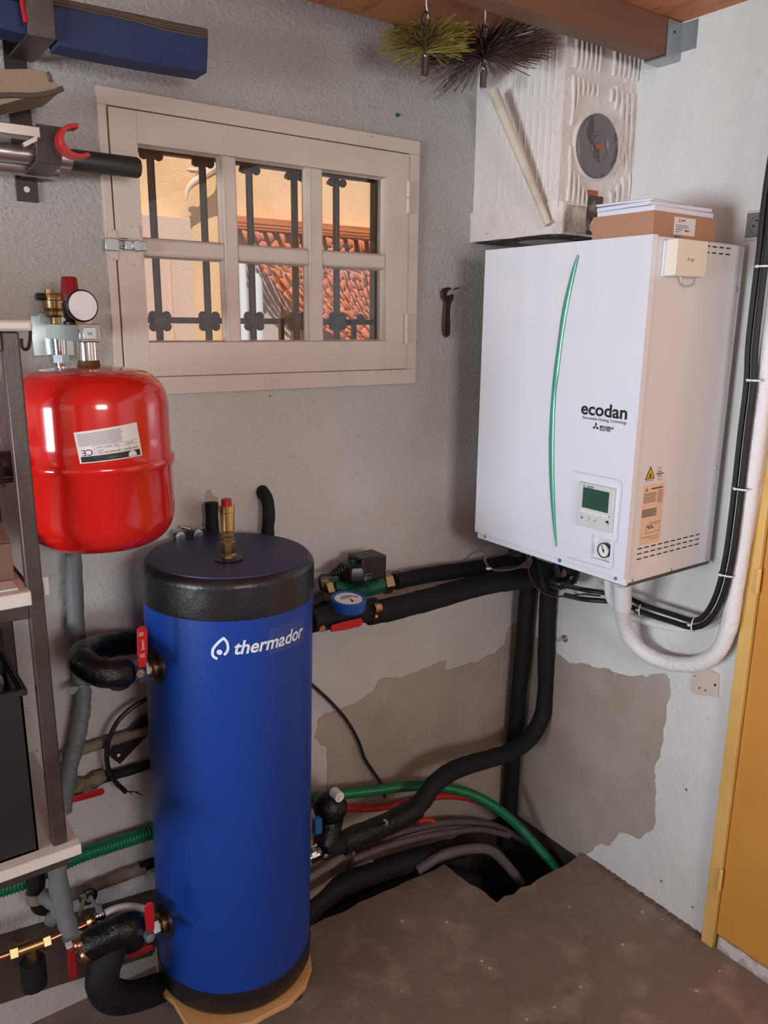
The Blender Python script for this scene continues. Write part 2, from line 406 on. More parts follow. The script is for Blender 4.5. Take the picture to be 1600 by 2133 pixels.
# pale trowel scrapes across the mortar
b = B()
for (x0, y0, x1, y1) in ((1046, 1358, 1041, 1440), (1056, 1365, 1064, 1388), (1054, 1397, 1054, 1412), (956, 1472, 957, 1512), (800, 1450, 802, 1472), (894, 1520, 893, 1536)):
    ribbon(b, [at(x0, y0, y=-.0026), at((x0+x1)/2+1, (y0+y1)/2, y=-.0026), at(x1, y1, y=-.0026)], .0022, (0, -1, 0), .0004)
o = obj('scrape_marks', b, m_wall_far, wall_back); o['kind'] = 'stuff'
b = B()
for (x0, y0, x1, y1) in ((1273, 1470, 1274, 1486), (1281, 1402, 1282, 1420), (1256, 1640, 1249, 1675), (1334, 1425, 1337, 1438), (1300, 1425, 1301, 1431)):
    ribbon(b, [at(x0, y0, x=-.0026), at((x0+x1)/2+.5, (y0+y1)/2, x=-.0026), at(x1, y1, x=-.0026)], .0018, (-1, 0, 0), .0004)
o = obj('scrape_marks', b, m_wall_far, wall_right); o['kind'] = 'stuff'
# debris ridge where the right wall meets the floor
b = B()
for i in range(150):
    y = -random.uniform(.40, .80); s = random.uniform(.002, .006)
    c = V((-random.uniform(.0, .022), y, s*.3)); bmesh.ops.create_icosphere(b, subdivisions=1, radius=s, matrix=Matrix.Translation(c) @ Matrix.Diagonal((1, 1.4, .7, 1)))
o = obj('plaster_crumbs', b, m_rubble); tag(o, 'pale plaster crumbs along the foot of the right wall', 'debris', kind='stuff')

# skirting board low on the window wall, left
b = B(); poly(b, [at(-520, 2114, y=-.02), at(320, 1862, y=-.02), at(318, 1990, y=-.02), at(-520, 2258, y=-.02)], (0, .019, 0))
o = struct(obj('baseboard_back', b, m_woodstrip, smooth=0))

# ---------------------------------------------------------------- window
win = bpy.data.objects.new('window_1', None); C.objects.link(win); win.location = (-.92, 0, 1.55); WT['window_1'] = V((-.92, 0, 1.55)); struct(win)
ox0, ox1, oz0, oz1 = -1.345, -.488, 1.556, 2.202
sx0, sx1, sz0, sz1 = -1.323, -.525, 1.599, 2.164
def ringbox(bm, x0, x1, z0, z1, X0, X1, Z0, Z1, y0, y1):
    box(bm, (x0, y0, z0), (X0, y1, z1)); box(bm, (X1, y0, z0), (x1, y1, z1)); box(bm, (X0, y0, Z1), (X1, y1, z1)); box(bm, (X0, y0, z0), (X1, y1, Z0))
# fixed frame, in four mitred-looking members
for nm, a, c in (('frame_rail', (ox0, -.012, sz1+.003), (ox1, .05, oz1)), ('frame_rail', (ox0, -.012, oz0), (ox1, .05, sz0-.002)),
                 ('frame_stile', (ox0, -.012, sz0-.002), (sx0-.003, .05, sz1+.003)), ('frame_stile', (sx1+.002, -.012, sz0-.002), (ox1, .05, sz1+.003))):
    obj(nm, box(B(), a, c), m_paint, win, bevel=.0015)
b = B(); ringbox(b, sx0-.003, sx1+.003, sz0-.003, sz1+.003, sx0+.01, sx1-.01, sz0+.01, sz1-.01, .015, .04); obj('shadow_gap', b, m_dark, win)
cols = [(-1.264, -1.067), (-1.031, -.836), (-.795, -.597)]; rws = [(1.676, 1.867), (1.904, 2.099)]
sash = obj('sash', (lambda bb: (ringbox(bb, sx0, sx1, sz0, sz1, cols[0][0], cols[2][1], rws[0][0], rws[1][1], -.014, .03), bb)[1])(B()), m_paint, win, bevel=.001)
for i in range(2): obj('glazing_bar', box(B(), (cols[i][1], -.010, rws[0][0]), (cols[i+1][0], .028, rws[1][1])), m_paint, sash, bevel=.003)
for i in range(3): obj('glazing_bar', box(B(), (cols[i][0], -.009, rws[0][1]), (cols[i][1], .027, rws[1][0])), m_paint, sash, bevel=.003)
for (x0, x1) in cols:
    for (z0, z1) in rws:
        b = B()   # chamfered bead round each pane
        o4 = [(x0-.004, z0-.004), (x1+.004, z0-.004), (x1+.004, z1+.004), (x0-.004, z1+.004)]; i4 = [(x0+.004, z0+.004), (x1-.004, z0+.004), (x1-.004, z1-.004), (x0+.004, z1-.004)]
        A = [b.verts.new((x, -.011, z)) for x, z in o4]; D = [b.verts.new((x, .012, z)) for x, z in i4]; E_ = [b.verts.new((x, .012, z)) for x, z in o4]
        for k in range(4): b.faces.new((A[k], A[(k+1) % 4], D[(k+1) % 4], D[k])); b.faces.new((D[k], D[(k+1) % 4], E_[(k+1) % 4], E_[k]))
        obj('glazing_bead', b, m_paint, sash, smooth=0)
        obj('pane', box(B(), (x0-.003, .013, z0-.003), (x1+.003, .016, z1+.003)), m_glass, sash, smooth=0)
for pz in (at(851, 412, y=-.02).z, at(842, 685, y=-.02).z):
    b = B(); box(b, (-.531, -.0155, pz-.037), (-.508, -.012, pz+.037)); cyl(b, (-.531, -.019, pz-.04), (-.531, -.019, pz-.001), .006); cyl(b, (-.531, -.019, pz+.001), (-.531, -.019, pz+.04), .006)
    obj('hinge', b, m_paint, win)
lz = 1.885   # decorative latch plates and bolt
def lobed(cx, cz, w, h, side):
    pts = []
    for k in range(40):
        a = 2*PI*k/40; r = 1+.13*math.cos(6*a)
        pts.append(V((cx+w*math.cos(a)*r, -.0145, cz+h*math.sin(a)*r)))
    return pts
b = B(); poly(b, lobed(-1.288, lz, .022, .044, 1), (0, -.002, 0)); poly(b, lobed(-1.345+.012, lz, .014, .032, 1), (0, -.002, 0))
latch = obj('latch', b, m_paint, win)
b = B(); box(b, (-1.352, -.026, lz-.013), (-1.322, -.016, lz+.013)); box(b, (-1.31, -.030, lz-.010), (-1.262, -.016, lz+.010)); cyl(b, (-1.285, -.016, lz), (-1.285, -.036, lz), .012); cyl(b, (-1.318, -.022, lz+.012), (-1.302, -.022, lz+.012), .0035); cyl(b, (-1.318, -.022, lz-.004), (-1.302, -.022, lz-.004), .0035)
obj('bolt', b, m_steel, latch, bevel=.0015)

# ---------------------------------------------------------------- yellow door
door = bpy.data.objects.new('door_1', None); C.objects.link(door); door.location = (0, -1.2, 0); WT['door_1'] = V((0, -1.2, 0)); struct(door)
b = B(); box(b, (-.024, -.806, 0), (.02, -.840, 2.10)); box(b, (-.024, -1.64, 0), (.02, -1.675, 2.10)); box(b, (-.024, -.840, 2.03), (.02, -1.64, 2.10)); obj('frame', b, m_doorframe, door, bevel=.0015)
obj('leaf', box(B(), (-.012, -.842, .045), (.03, -1.638, 2.028)), m_doorleaf, door, bevel=.002)
b = B(); box(b, (-.012, -.85, 0), (.06, -1.63, .042)); obj('threshold', b, m_base, door)
for zz in (at(1508, 1835, x=-.02).z, at(1597, 1215, x=-.02).z):
    b = B(); cyl(b, (-.026, -.841, zz-.03), (-.026, -.841, zz+.03), .0065); sph(b, (-.026, -.841, zz+.03), .0065, 10); obj('hinge', b, m_doorframe, door)

# ---------------------------------------------------------------- chimney in the corner
cx, cy = -.281, -.328
ch = thing('chimney', 'white painted hollow-brick chimney hanging in the corner above the white unit', 'chimney', (cx/2, cy/2, 1.95))
struct(ch)
b = B(); box(b, (cx, cy, 2.02), (0, 0, CE)); bmesh.ops.subdivide_edges(b, edges=b.edges[:], cuts=24, use_grid_fill=True)
for v in b.verts:
    v.co += noise.noise_vector(v.co*14)*.0016
obj('flue_wall', b, m_chimney, ch)
b = B(); zt, zb = 2.035, 1.955
prof = [(cx-.008, 0), (cx-.008, cy+.012), (cx+.015, cy-.006), (0, cy-.006)]
hole = [(cx+.05, -.05), (cx+.05, cy+.06), (-.05, cy+.06), (-.05, -.05)]
pl = [V((x, y, zb)) for x, y in prof]+[V((0, 0, zb))]
poly(b, pl, (0, 0, zt-zb)); bmesh.ops.subdivide_edges(b, edges=b.edges[:], cuts=10, use_grid_fill=True)
for v in b.verts: v.co += noise.noise_vector(v.co*22)*.003
obj('base_course', b, m_chimney, ch)
b = B(); box(b, (cx+.017, cy-.0085, 1.96), (cx+.105, cy, 2.03)); obj('mortar_facing', b, m_base, ch, bevel=.004)
b = B(); box(b, (cx+.105, cy-.0065, 1.957), (cx+.17, cy, 2.06)); obj('sooty_break', b, m_soot, ch, bevel=.004)
pz0, pz1 = at(1228, 430, y=cy).z, at(1230, 396, y=cy).z
b = B(); box(b, (at(1223, 410, y=cy).x, cy-.005, pz0), (at(1243, 410, y=cy).x, cy+.004, pz1)); obj('brick', b, m_brick, ch, bevel=.002, label='bare terracotta patch of brick')
# underside: sooty slab with the round flue opening
b = B(); n = 40; zc = 1.9535
O = []; I = []
for k in range(n):
    a = 2*PI*k/n; dx, dy = math.cos(a), math.sin(a); hx, hy = (-cx)/2+.004, (-cy)/2+.002
    t = min(hx/abs(dx) if abs(dx) > 1e-6 else 9, hy/abs(dy) if abs(dy) > 1e-6 else 9)
    O.append(b.verts.new((cx/2+dx*t, cy/2+dy*t, zc))); I.append(b.verts.new((cx/2+dx*.085, cy/2+dy*.085, zc)))
J = [b.verts.new((v.co.x, v.co.y, zc+.10)) for v in I]
for k in range(n):
    q = (k+1) % n; b.faces.new((O[k], O[q], I[q], I[k])); b.faces.new((I[k], I[q], J[q], J[k]))
b.faces.new(J); obj('flue_soffit', b, m_soot, ch, smooth=0)
# ribs of the hollow bricks on the face that looks at the camera
def rib(px, pa, pb, wd=.0052, pr=.006):
    p = at(px[0], pa, y=cy); q = at(px[1], pb, y=cy); b = B()
    tube(b, [V((p.x, cy-.001, p.z)), V((p.x*.67+q.x*.33, cy-.0035, (p.z*2+q.z)/3)), V((p.x*.33+q.x*.67, cy-.0035, (p.z+q.z*2)/3)), V((q.x, cy-.001, q.z))], wd*.8, n=6, k=4, wob=.22); return obj('rib', b, m_chimney, ch)
for i, x in enumerate((1201, 1211.5, 1221, 1231, 1241, 1250, 1280, 1291, 1301, 1311, 1320, 1329)):
    rib((x, x-4), 60+ (x-1201)*.30, (141+(x-1201)*.22))
for x, a, c in ((1194, 158, 262), (1203, 160, 228), (1213, 165, 200), (1223, 170, 198), (1232, 174, 200), (1243, 176, 200), (1272, 185, 212), (1283, 180, 230), (1294, 190, 250), (1305, 195, 300), (1315, 200, 330)):
    rib((x, x-(c-a)*.05), a, c)
for x, a, c in ((1187, 305, 420), (1194, 355, 424), (1204, 365, 426), (1212, 388, 428), (1220, 398, 430), (1270, 400, 432), (1284, 385, 430), (1296, 370, 420), (1310, 360, 418), (1303, 320, 365), (1318, 330, 400)):
    rib((x, x-(c-a)*.05), a, c)
b = B()
for i in range(120):
    u_ = random.uniform(-.085, -.008); zz = random.uniform(2.05, 2.43); s = random.uniform(.003, .008)
    bmesh.ops.create_icosphere(b, subdivisions=1, radius=s, matrix=Matrix.Translation((u_, cy, zz)) @ Matrix.Diagonal((1, .55, 1.8, 1)))
o = obj('mortar_lumps', b, m_chimney, ch); o['kind'] = 'stuff'
# faint ribs on the left face
for i in range(9):
    y0_ = cy+.03+i*.024
    b = B(); box(b, (cx-.0018, y0_, 2.06), (cx+.002, y0_+.006, 2.27)); obj('rib', b, m_chimney, ch, bevel=.0015)
    b = B(); box(b, (cx-.0018, y0_, 2.295), (cx+.002, y0_+.006, 2.46)); obj('rib', b, m_chimney, ch, bevel=.0015)
# cleaning hatch disc
cc = at(1245.5, 305, y=cy-.012); rz = (at(1245, 238, y=cy-.012).z-at(1245, 374, y=cy-.012).z)/2
b = B(); lathe(b, (cc.x, cy+.004, cc.z), (0, -1, 0), [(rz*1.1, 0), (rz*1.08, .006), (rz*1.0, .010)], 48); obj('mortar_collar', b, m_chimney, ch)
cap = obj('hatch_disc', lathe(B(), (cc.x, cy-.006, cc.z), (0, -1, 0), [(rz, 0), (rz, .008), (rz*.97, .0105), (rz*.48, .0105), (rz*.44, .008), (rz*.36, .008), (rz*.33, .011), (0.001, .012)], 48), m_cap, ch, label='tarnished grey round hatch disc')
b = B(); box(b, (cc.x-.013, cy-.019, cc.z-.008), (cc.x+.010, cy-.017, cc.z+.004)); obj('rust_mark', b, m_brick, cap)
# ceiling joist and its hanger
bm_y0, bm_y1, bz = -.392, -.345, 2.433
o = obj('ceiling_joist', box(B(), (-3.9, -.452, 2.386), (-.012, -.392, CE)), m_beam, bevel=.002)
o.name = 'ceiling_joist'; tag(o, 'dark brown timber joist crossing under the chipboard ceiling', 'beam')
hg = thing('joist_hanger', 'galvanised metal joist hanger fixed to right wall at beam end', 'bracket', (0, -.42, 2.38))
b = B(); box(b, (-.058, -.457, 2.380), (-.002, -.390, 2.3845)); obj('saddle', b, m_galv, hg)
b = B(); box(b, (-.058, -.457, 2.3845), (-.002, -.4535, CE-.004)); obj('cheek', b, m_galv, hg)
b = B(); box(b, (-.058, -.3905, 2.3845), (-.002, -.387, CE-.004)); obj('cheek', b, m_galv, hg)
b = B(); box(b, (-.003, -.50, 2.40), (-.0005, -.4535, CE-.004)); obj('wing', b, m_galv, hg)
b = B(); cyl(b, (-.035, -.4565, 2.44), (-.035, -.459, 2.44), .003, n=8); obj('nail', b, m_blacksteel, hg)

# ================================================================ OUTSIDE the window
ex = thing('neighbouring_house', 'peach rendered house wall seen through the window', 'building', (-.5, 1.6, 0))
obj('facade', box(B(), (-3.5, 1.6, -.3), (4.2, 1.75, 3.6)), m_peach, ex, smooth=0)
pa, pb = at(283, 455, y=1.52), at(393, 455, y=1.52)
obj('pilaster', box(B(), (pa.x-.3, 1.50, -.3), (pb.x, 1.60, pb.z)), m_pilaster, ex, bevel=.004)
obj('pilaster_strip', box(B(), (pb.x-.10, 1.485, -.3), (pb.x-.085, 1.50, pb.z-.12)), m_pilaster, ex)
la, lb = at(487, 462, y=1.5), at(900, 488, y=1.5)
obj('lintel', box(B(), (la.x, 1.46, at(600, 487, y=1.5).z), (lb.x+.8, 1.60, at(600, 461, y=1.5).z)), m_lintel, ex, bevel=.003)
for dz in (.012, .026): obj('lintel_groove', box(B(), (la.x, 1.457, at(600, 487, y=1.5).z+dz), (lb.x+.8, 1.4605, at(600, 487, y=1.5).z+dz+.003)), m_brick, ex)
d0 = at(500, 560, y=1.56)
obj('doorway_cloth', box(B(), (d0.x, 1.57, -.2), (d0.x+1.6, 1.598, at(600, 486, y=1.56).z)), m_curtain, ex)
p0 = at(536, 700, y=1.5); b = B(); cyl(b, (p0.x, 1.5, -.3), (p0.x, 1.5, at(536, 570, y=1.5).z), .03); obj('downpipe', b, m_whitepvc, ex)
p0 = at(512, 700, y=1.5); b = B(); cyl(b, (p0.x, 1.52, -.3), (p0.x, 1.52, at(512, 545, y=1.5).z), .02); obj('downpipe', b, m_whitepvc, ex)
# horn-like pale timber end under the neighbour's eaves
b = B(); Pn = [at(387, 416, y=1.50), at(391, 394, y=1.50), at(408, 376, y=1.50), at(432, 360, y=1.50), at(462, 338, y=1.50)]+[V((at(480, 330, y=1.55).x, 1.58, at(480, 330, y=1.55).z))]
tube(b, Pn, .02, n=10, rf=lambda i, a, t: .006+.036*min(a/t, .8)); sph(b, at(402, 355, y=1.49), .017, sc=(1.7, .7, .6))
obj('carved_rafter_end', b, m_horn, ex, label='pale tapering horn-shaped timber end')
# bead curtain swept to the right
b = B(); zt_ = at(600, 489, y=1.48).z; xa, xb = at(497, 489, y=1.48).x, at(800, 489, y=1.48).x+.55
tie = V((at(790, 760, y=1.48).x+.16, 1.45, at(700, 745, y=1.48).z))
NS = int((xb-xa)/.0195); random.seed(5)
for s_ in range(NS):
    t = s_/(NS-1); top = V((xa+(xb-xa)*t, 1.44+.016*(s_ % 3), zt_))
    e = tie+V((-.20+.34*t+random.uniform(-.02, .02), random.uniform(-.02, .02), 0)); ctrl = V((top.x*.80+e.x*.20, 1.45, top.z*.36+e.z*.64+.02))
    P = spline([top*(1-q)**2+ctrl*2*q*(1-q)+e*q*q for q in [k/12 for k in range(13)]], 6); L = 0; k0 = 0; tgt = random.uniform(.02, .06)
    for k in range(1, len(P)):
        L += (P[k]-P[k-1]).length
        if L >= tgt:
            a_, c_ = P[k0], P[k]; r0 = random.uniform(.0066, .0084)
            if random.random() > .05: lathe(b, a_, c_-a_, [(r0*.45, .002), (r0, .007), (r0, max(.012, (c_-a_).length-.008)), (r0*.45, max(.016, (c_-a_).length-.003))], 6)
            k0 = k; L = 0; tgt = random.uniform(.028, .062)
random.seed(9)
o = obj('bead_curtain', b, m_bead, smooth=60); tag(o, 'terracotta bead curtain swept aside in doorway seen through window', 'curtain', kind='stuff')
o = obj('garden_ground', box(B(), (-3.5, .13, -.45), (4.2, 1.6, -.3)), m_grass, smooth=0); struct(o)
# wrought-iron grille fixed in the reveal
gr = thing('window_grille', 'dark wrought-iron security grille outside the small window', 'grille', (-.92, .11, 1.64)); GY = .105
for px in (322, 427, 522, 614, 700):
    x = at(px, 500, y=GY).x; b = B(); cyl(b, (x, GY, 1.62), (x, GY, 2.16), .0095, n=8); bar = obj('bar', b, m_iron, gr)
    for zz in (at(px, 322+(px-315)*.148, y=GY).z, ):
        b = B(); box(b, (x-.022, GY-.016, zz-.008), (x+.022, GY+.016, zz+.003)); sph(b, (x-.018, GY-.006, zz-.003), .011, 10); sph(b, (x+.018, GY-.006, zz-.003), .011, 10); obj('collar', b, m_iron, bar, bevel=.003)
    zz = at(px, 669, y=GY).z; b = B()
    for dx in (-.017, .017):
        for dz in (-.013, .013): sph(b, (x+dx, GY-.006, zz+dz), .0115, 10)
    box(b, (x-.02, GY-.012, zz-.016), (x+.02, GY+.012, zz+.016)); obj('collar', b, m_iron, bar, bevel=.003)
zz = at(540, 669, y=GY).z; obj('rail', box(B(), (wx0-.01, GY-.004, zz-.0075), (wx1+.01, GY+.004, zz+.0075)), m_iron, gr)
zz = at(540, 348, y=GY).z; obj('rail', box(B(), (wx0-.01, GY-.013, zz-.002), (wx1+.01, GY+.008, zz+.016)), m_iron, gr)
for px in (577, 727):
    x = at(px, 690, y=GY+.04).x; b = B(); box(b, (x-.006, GY+.01, 1.62), (x+.006, GY+.022, at(px, 668, y=GY).z)); sph(b, (x+.018, GY+.01, at(px, 662, y=GY).z), .012, 10); obj('scroll_bar', b, m_iron, gr)
x = at(772, 500, y=.12).x; obj('end_stile', box(B(), (x-.003, .095, 1.62), (x+.004, .118, 2.16)), m_black, gr)

# ================================================================ HEAT PUMP UNIT
UY0, UY1, UZ0, UZ1, UF = -.182, -.708, 1.115, 1.915, -.39
un = thing('heat_pump_unit', 'large white wall-mounted heating unit with green curved stripe and small screen', 'heater', (-.2, -.445, UZ0))
obj('casing', box(B(), (UF+.018, UY1, UZ0+.006), (-.03, UY0, UZ1)), m_side, un, bevel=.003)
obj('bottom_edge', box(B(), (UF+.016, UY1+.002, UZ0-.002), (-.032, UY0-.002, UZ0+.006)), m_under, un)
obj('mounting_rail', box(B(), (-.03, UY1+.03, 1.60), (0, UY0-.03, 1.66)), m_under, un)
obj('mounting_rail', box(B(), (-.03, UY1+.03, 1.2), (0, UY0-.03, 1.24)), m_under, un)
# front door with a rectangular pocket for the gauge
gy0, gy1 = at(1231, 1140, x=UF).y, at(1271, 1150, x=UF).y; gz1, gz0 = at(1250, 1119, x=UF).z, at(1250, 1167, x=UF).z
fz0 = 1.137
b = B(); y0_, y1_ = UY0+.002, UY1-.002
box(b, (UF, y0_, fz0), (UF+.017, gy0, UZ1+.002)); box(b, (UF, gy1, fz0), (UF+.017, y1_, UZ1+.002))
box(b, (UF, gy0, fz0), (UF+.017, gy1, gz0)); box(b, (UF, gy0, gz1), (UF+.017, gy1, UZ1+.002))
bmesh.ops.remove_doubles(b, verts=b.verts[:], dist=1e-5)
front = obj('front_door', b, m_white, un, smooth=0)
b = B(); box(b, (UF+.010, UY0, UZ0+.002), (UF+.018, UY1, fz0)); lip = obj('lower_lip', b, m_white, un)
b = B(); box(b, (UF+.0125, gy0, gz0), (UF+.017, gy1, gz1)); obj('gauge_pocket', b, m_side, un)
gc = at(1256, 1147, x=UF); gr_ = .0185
gg = obj('pressure_gauge', lathe(B(), (UF+.013, gc.y, gc.z), (-1, 0, 0), [(gr_, 0), (gr_, .012), (gr_*.9, .013), (gr_*.86, .010), (0.0005, .010)], 36), m_black, un)
obj('dial', lathe(B(), (UF+.0035, gc.y, gc.z), (-1, 0, 0), [(gr_*.85, 0), (gr_*.85, .0008), (.0003, .0008)], 36), m_dial, gg)
b = B(); tip = V((UF+.002, gc.y+.006, gc.z+.012)); ribbon(b, [tip, V((UF+.002, gc.y-.002, gc.z-.006))], .0022, (-1, 0, 0)); sph(b, (UF+.002, gc.y, gc.z), .003, 8)
for k in range(9):
    a = math.radians(-45+k*33.75); e0 = V((UF+.002, gc.y+math.cos(a)*.0125, gc.z+math.sin(a)*.0125)); e1 = V((UF+.002, gc.y+math.cos(a)*.0145, gc.z+math.sin(a)*.0145)); ribbon(b, [e0, e1], .0009, (-1, 0, 0))
obj('needle_and_scale', b, m_print, gg)
# green stripe
Lp = [(1204, 530), (1193.7, 554), (1183.6, 591), (1171, 644), (1161, 717), (1152, 786), (1146, 861), (1143.4, 922), (1144, 983), (1147, 1044), (1153, 1105), (1159, 1139)]
Rp = [(1161, 1137), (1157.5, 1064), (1155, 983), (1155.5, 902), (1159, 821), (1164.5, 780), (1170, 733), (1178, 676), (1190, 611), (1200, 566), (1207, 534)]
b = B(); Lq = spline([at(x, y, x=UF) for x, y in Lp], 3); Rq = spline([at(x, y, x=UF) for x, y in Rp][::-1], 3); n = 30
def samp(P, t):
    f = t*(len(P)-1); i = min(int(f), len(P)-2); return P[i].lerp(P[i+1], f-i)
rows = []
for i in range(n+1):
    a, c = samp(Lq, i/n), samp(Rq, i/n)
    zz = (a.z+c.z)/2; rows.append([b.verts.new(V((UF-o_, a.y*(1-q)+c.y*q, a.z*(1-q)+c.z*q))) for q, o_ in ((0, .0003), (.18, .003), (.5, .0042), (.82, .003), (1, .0003))])
for i in range(n):
    for k in range(4): b.faces.new((rows[i][k], rows[i][k+1], rows[i+1][k+1], rows[i+1][k]))
obj('green_stripe', b, m_green, un, smooth=60, label='glossy green curved stripe')
# embossed outlines
def pline(pts, wd=.0016):
    b = B(); ribbon(b, pts, wd, (-1, 0, 0), .0006); return b
gl = [at(x, y, x=UF) for x, y in ((1196, 982), (1285, 999), (1294, 1003), (1297, 1012), (1291, 1070), (1286, 1128), (1280, 1130), (1277, 1182), (1272, 1186), (1180, 1160))]
obj('panel_outline', pline(gl), m_grey_groove, front)
N = V((-1, 0, 0)); XD = V((0, -1, 0)); ZD = V((0, 0, 1))
# controller
c0, c1 = at(1203, 1047, x=UF-.008), at(1277, 1063, x=UF-.008); zt_, zb_ = at(1206, 1003, x=UF-.008).z, at(1200, 1091, x=UF-.008).z
ctrl = obj('controller', box(B(), (UF-.008, c0.y, zb_), (UF, c1.y, zt_)), m_ctrl, un, bevel=.0015)
W_, H_ = c0.y-c1.y, zt_-zb_; O_ = V((UF-.008, c0.y, zb_))
def cq(u0, v0, u1, v1, t=.0006): return box(B(), O_+XD*(u0*W_)+ZD*(v0*H_), O_+XD*(u1*W_)+ZD*(v1*H_)+N*t)
obj('screen', cq(.14, .43, .87, .90), m_lcd, ctrl)
for k in range(4): obj('key', cq(.10+k*.2, .31, .285+k*.2, .38, .0012), m_ctrl2, ctrl)
b = B(); c_ = O_+XD*(.16*W_)+ZD*(.19*H_); box(b, c_-XD*.003-ZD*.003, c_+XD*.003+ZD*.003+N*.0006)
for u_ in (.34,): c_ = O_+XD*(u_*W_)+ZD*(.19*H_); ribbon(b, [c_+XD*(.004*math.cos(a))+ZD*(.004*math.sin(a)) for a in [math.radians(x) for x in range(-90, 150, 20)]], .0011, N, .0007)
c_ = O_+XD*(.53*W_)+ZD*(.19*H_); ribbon(b, [c_-XD*.004, c_-XD*.001-ZD*.0035, c_+XD*.005+ZD*.004], .0012, N, .0007); obj('key_symbols', b, m_greyprint, ctrl)
b = B(); c_ = O_+XD*(.88*W_)+ZD*(.20*H_); box(b, c_-XD*.005, c_+XD*.003+ZD*.006+N*.0006); ribbon(b, [c_-ZD*.006, c_+XD*.006+ZD*.001], .0009, N, .0007); box(b, c_+XD*.0+ZD*.016, c_+XD*.005+ZD*.0175+N*.0006)
three_diamonds(b, O_+XD*(.17*W_)+ZD*(.935*H_), .0035, XD, ZD, N); strips(b, O_, XD, ZD, N, [(.25*W_, .45*W_, .935*H_, .0016), (.25*W_, .42*W_, .91*H_, .0014)]); obj('mark', b, m_print, ctrl)['kind'] = 'stuff'
# lettering
def lettering(s, p0, p1, bold, m, name, x=UF, par=un, h=None):
    a, c = at(*p0, x=x), at(*p1, x=x); b = text_bm(s, (a-c).length, h, bold); onto(b, (x, a.y, a.z), XD, ZD, N); return obj(name, b, m, par, smooth=0)
tE = at(1210.5, 861, x=UF); tR = at(1306.5, 868, x=UF); hE = at(1273, 842, x=UF).z-tE.z
lettering('ecodan', (1210.5, 861.5), (1306.5, 868), .022, m_print, 'lettering', h=hE)
lettering('Renewable Heating Technology', (1214.5, 872), (1306, 880), .0, m_print, 'lettering')
lettering('MITSUBISHI', (1250, 891), (1278, 894), .03, m_print, 'lettering')
lettering('ELECTRIC', (1250, 896.5), (1273, 899), .03, m_print, 'lettering')
obj('emblem', three_diamonds(B(), at(1241.5, 888.5, x=UF), .011, XD, ZD, N), m_print, un, smooth=0)
b = B(); s0 = at(1085, 1145, x=UF+.01); strips(b, V((UF+.01, s0.y, s0.z)), XD, ZD, N, [(.0, .05, -.004, .001), (.0, .045, -.007, .001), (.06, .11, -.006, .001), (.06, .12, -.009, .001)]); obj('fine_print', b, m_grey_groove, lip)
p_ = at(1166, 1167, x=UF+.01); b = B(); lathe(b, (UF+.0095, p_.y, p_.z), (-1, 0, 0), [(.006, 0), (.006, .0006)], 16); obj('blue_seal', b, mat('seal_blue', (40, 130, 180), .4), lip)
# screws
def screw(p, n, r=.0045, name='screw', par=un):
    b = B(); p, n = V(p), V(n); cyl(b, p, p+n*.0025, r, r*.8, n=14); return obj(name, b, m_galv, par)
screw(at(1011, 1118, x=UF+.01), N, .005); screw(at(1283, 1205, x=UF+.01), N, .005)
SN = V((0, -1, 0)); SX = V((1, 0, 0)); SY = UY1
for px, py in ((1316, 1209), (1397, 1187), (1470, 1167), (1492, 975), (1522, 716)): screw(at(px, py, y=SY), SN, .0042)
p_ = at(1535, 603, y=SY); b = B(); ribbon(b, [p_-SX*.004+ZD*.007, p_+SX*.004, p_-SX*.004-ZD*.007], .002, SN); obj('arrow_mark', b, m_print, un)
# vents
p0_, p1_ = at(1328, 1144, y=SY), at(1457, 1113.5, y=SY); zr = [p0_.z, at(1327, 1154.5, y=SY).z, at(1326, 1165.5, y=SY).z]
pit = (p1_.x-p0_.x)/9.66; sl = obj('vent_slot', box(B(), (p0_.x, SY-.0006, zr[0]-.0014), (p0_.x+pit*.66, SY+.002, zr[0]+.0014)), m_dark, un)
for r_ in range(3):
    for k in range(10):
        if r_ or k: clone(sl, (k*pit, 0, zr[r_]-zr[0]), un)
q0 = at(1436, 508, y=SY)
for r_ in range(2):
    zz = at(1505, 516 if r_ == 0 else 529, y=SY).z
    for k in range(7): clone(sl, (q0.x-p0_.x-.02+k*pit*1.06, 0, zz-zr[0]), un)
# orange rating label and warning
cs = [at(x, y, y=SY) for x, y in ((1341.5, 1009), (1385, 1007), (1373, 1127), (1328, 1138))]
lx0, lx1 = (cs[0].x+cs[3].x)/2, (cs[1].x+cs[2].x)/2; lz1, lz0 = (cs[0].z+cs[1].z)/2, (cs[2].z+cs[3].z)/2
lab = obj('rating_label', box(B(), (lx0, SY-.0005, lz0), (lx1, SY, lz1)), m_orange, un, label='orange-tinted rating label with fine print')
b = B(); O2 = V((lx0, SY-.0005, lz1)); lw = lx1-lx0
rowz = [(.02*lw+.030, .9*lw, -.012, .003)]+[(.06*lw, .62*lw, -.022-i*.0042, .0014) for i in range(6)]+[(.7*lw, .95*lw, -.018-i*.004, .0012) for i in range(8)]+[(.04*lw, .7*lw, -.062-i*.004, .0022) for i in range(5)]+[(.4*lw, .95*lw, -.095, .001), (.1*lw, .9*lw, -.13, .001), (.5*lw, .95*lw, -.136, .001)]
strips(b, O2, SX, ZD, SN, rowz); three_diamonds(b, O2+SX*.014-ZD*.012, .006, SX, ZD, SN)
for k in range(4): box(b, O2+SX*(.35*lw+k*.006)-ZD*(.106+(k % 2)*.004), O2+SX*(.35*lw+k*.006+.005)-ZD*(.102+(k % 2)*.004)+SN*.0006)
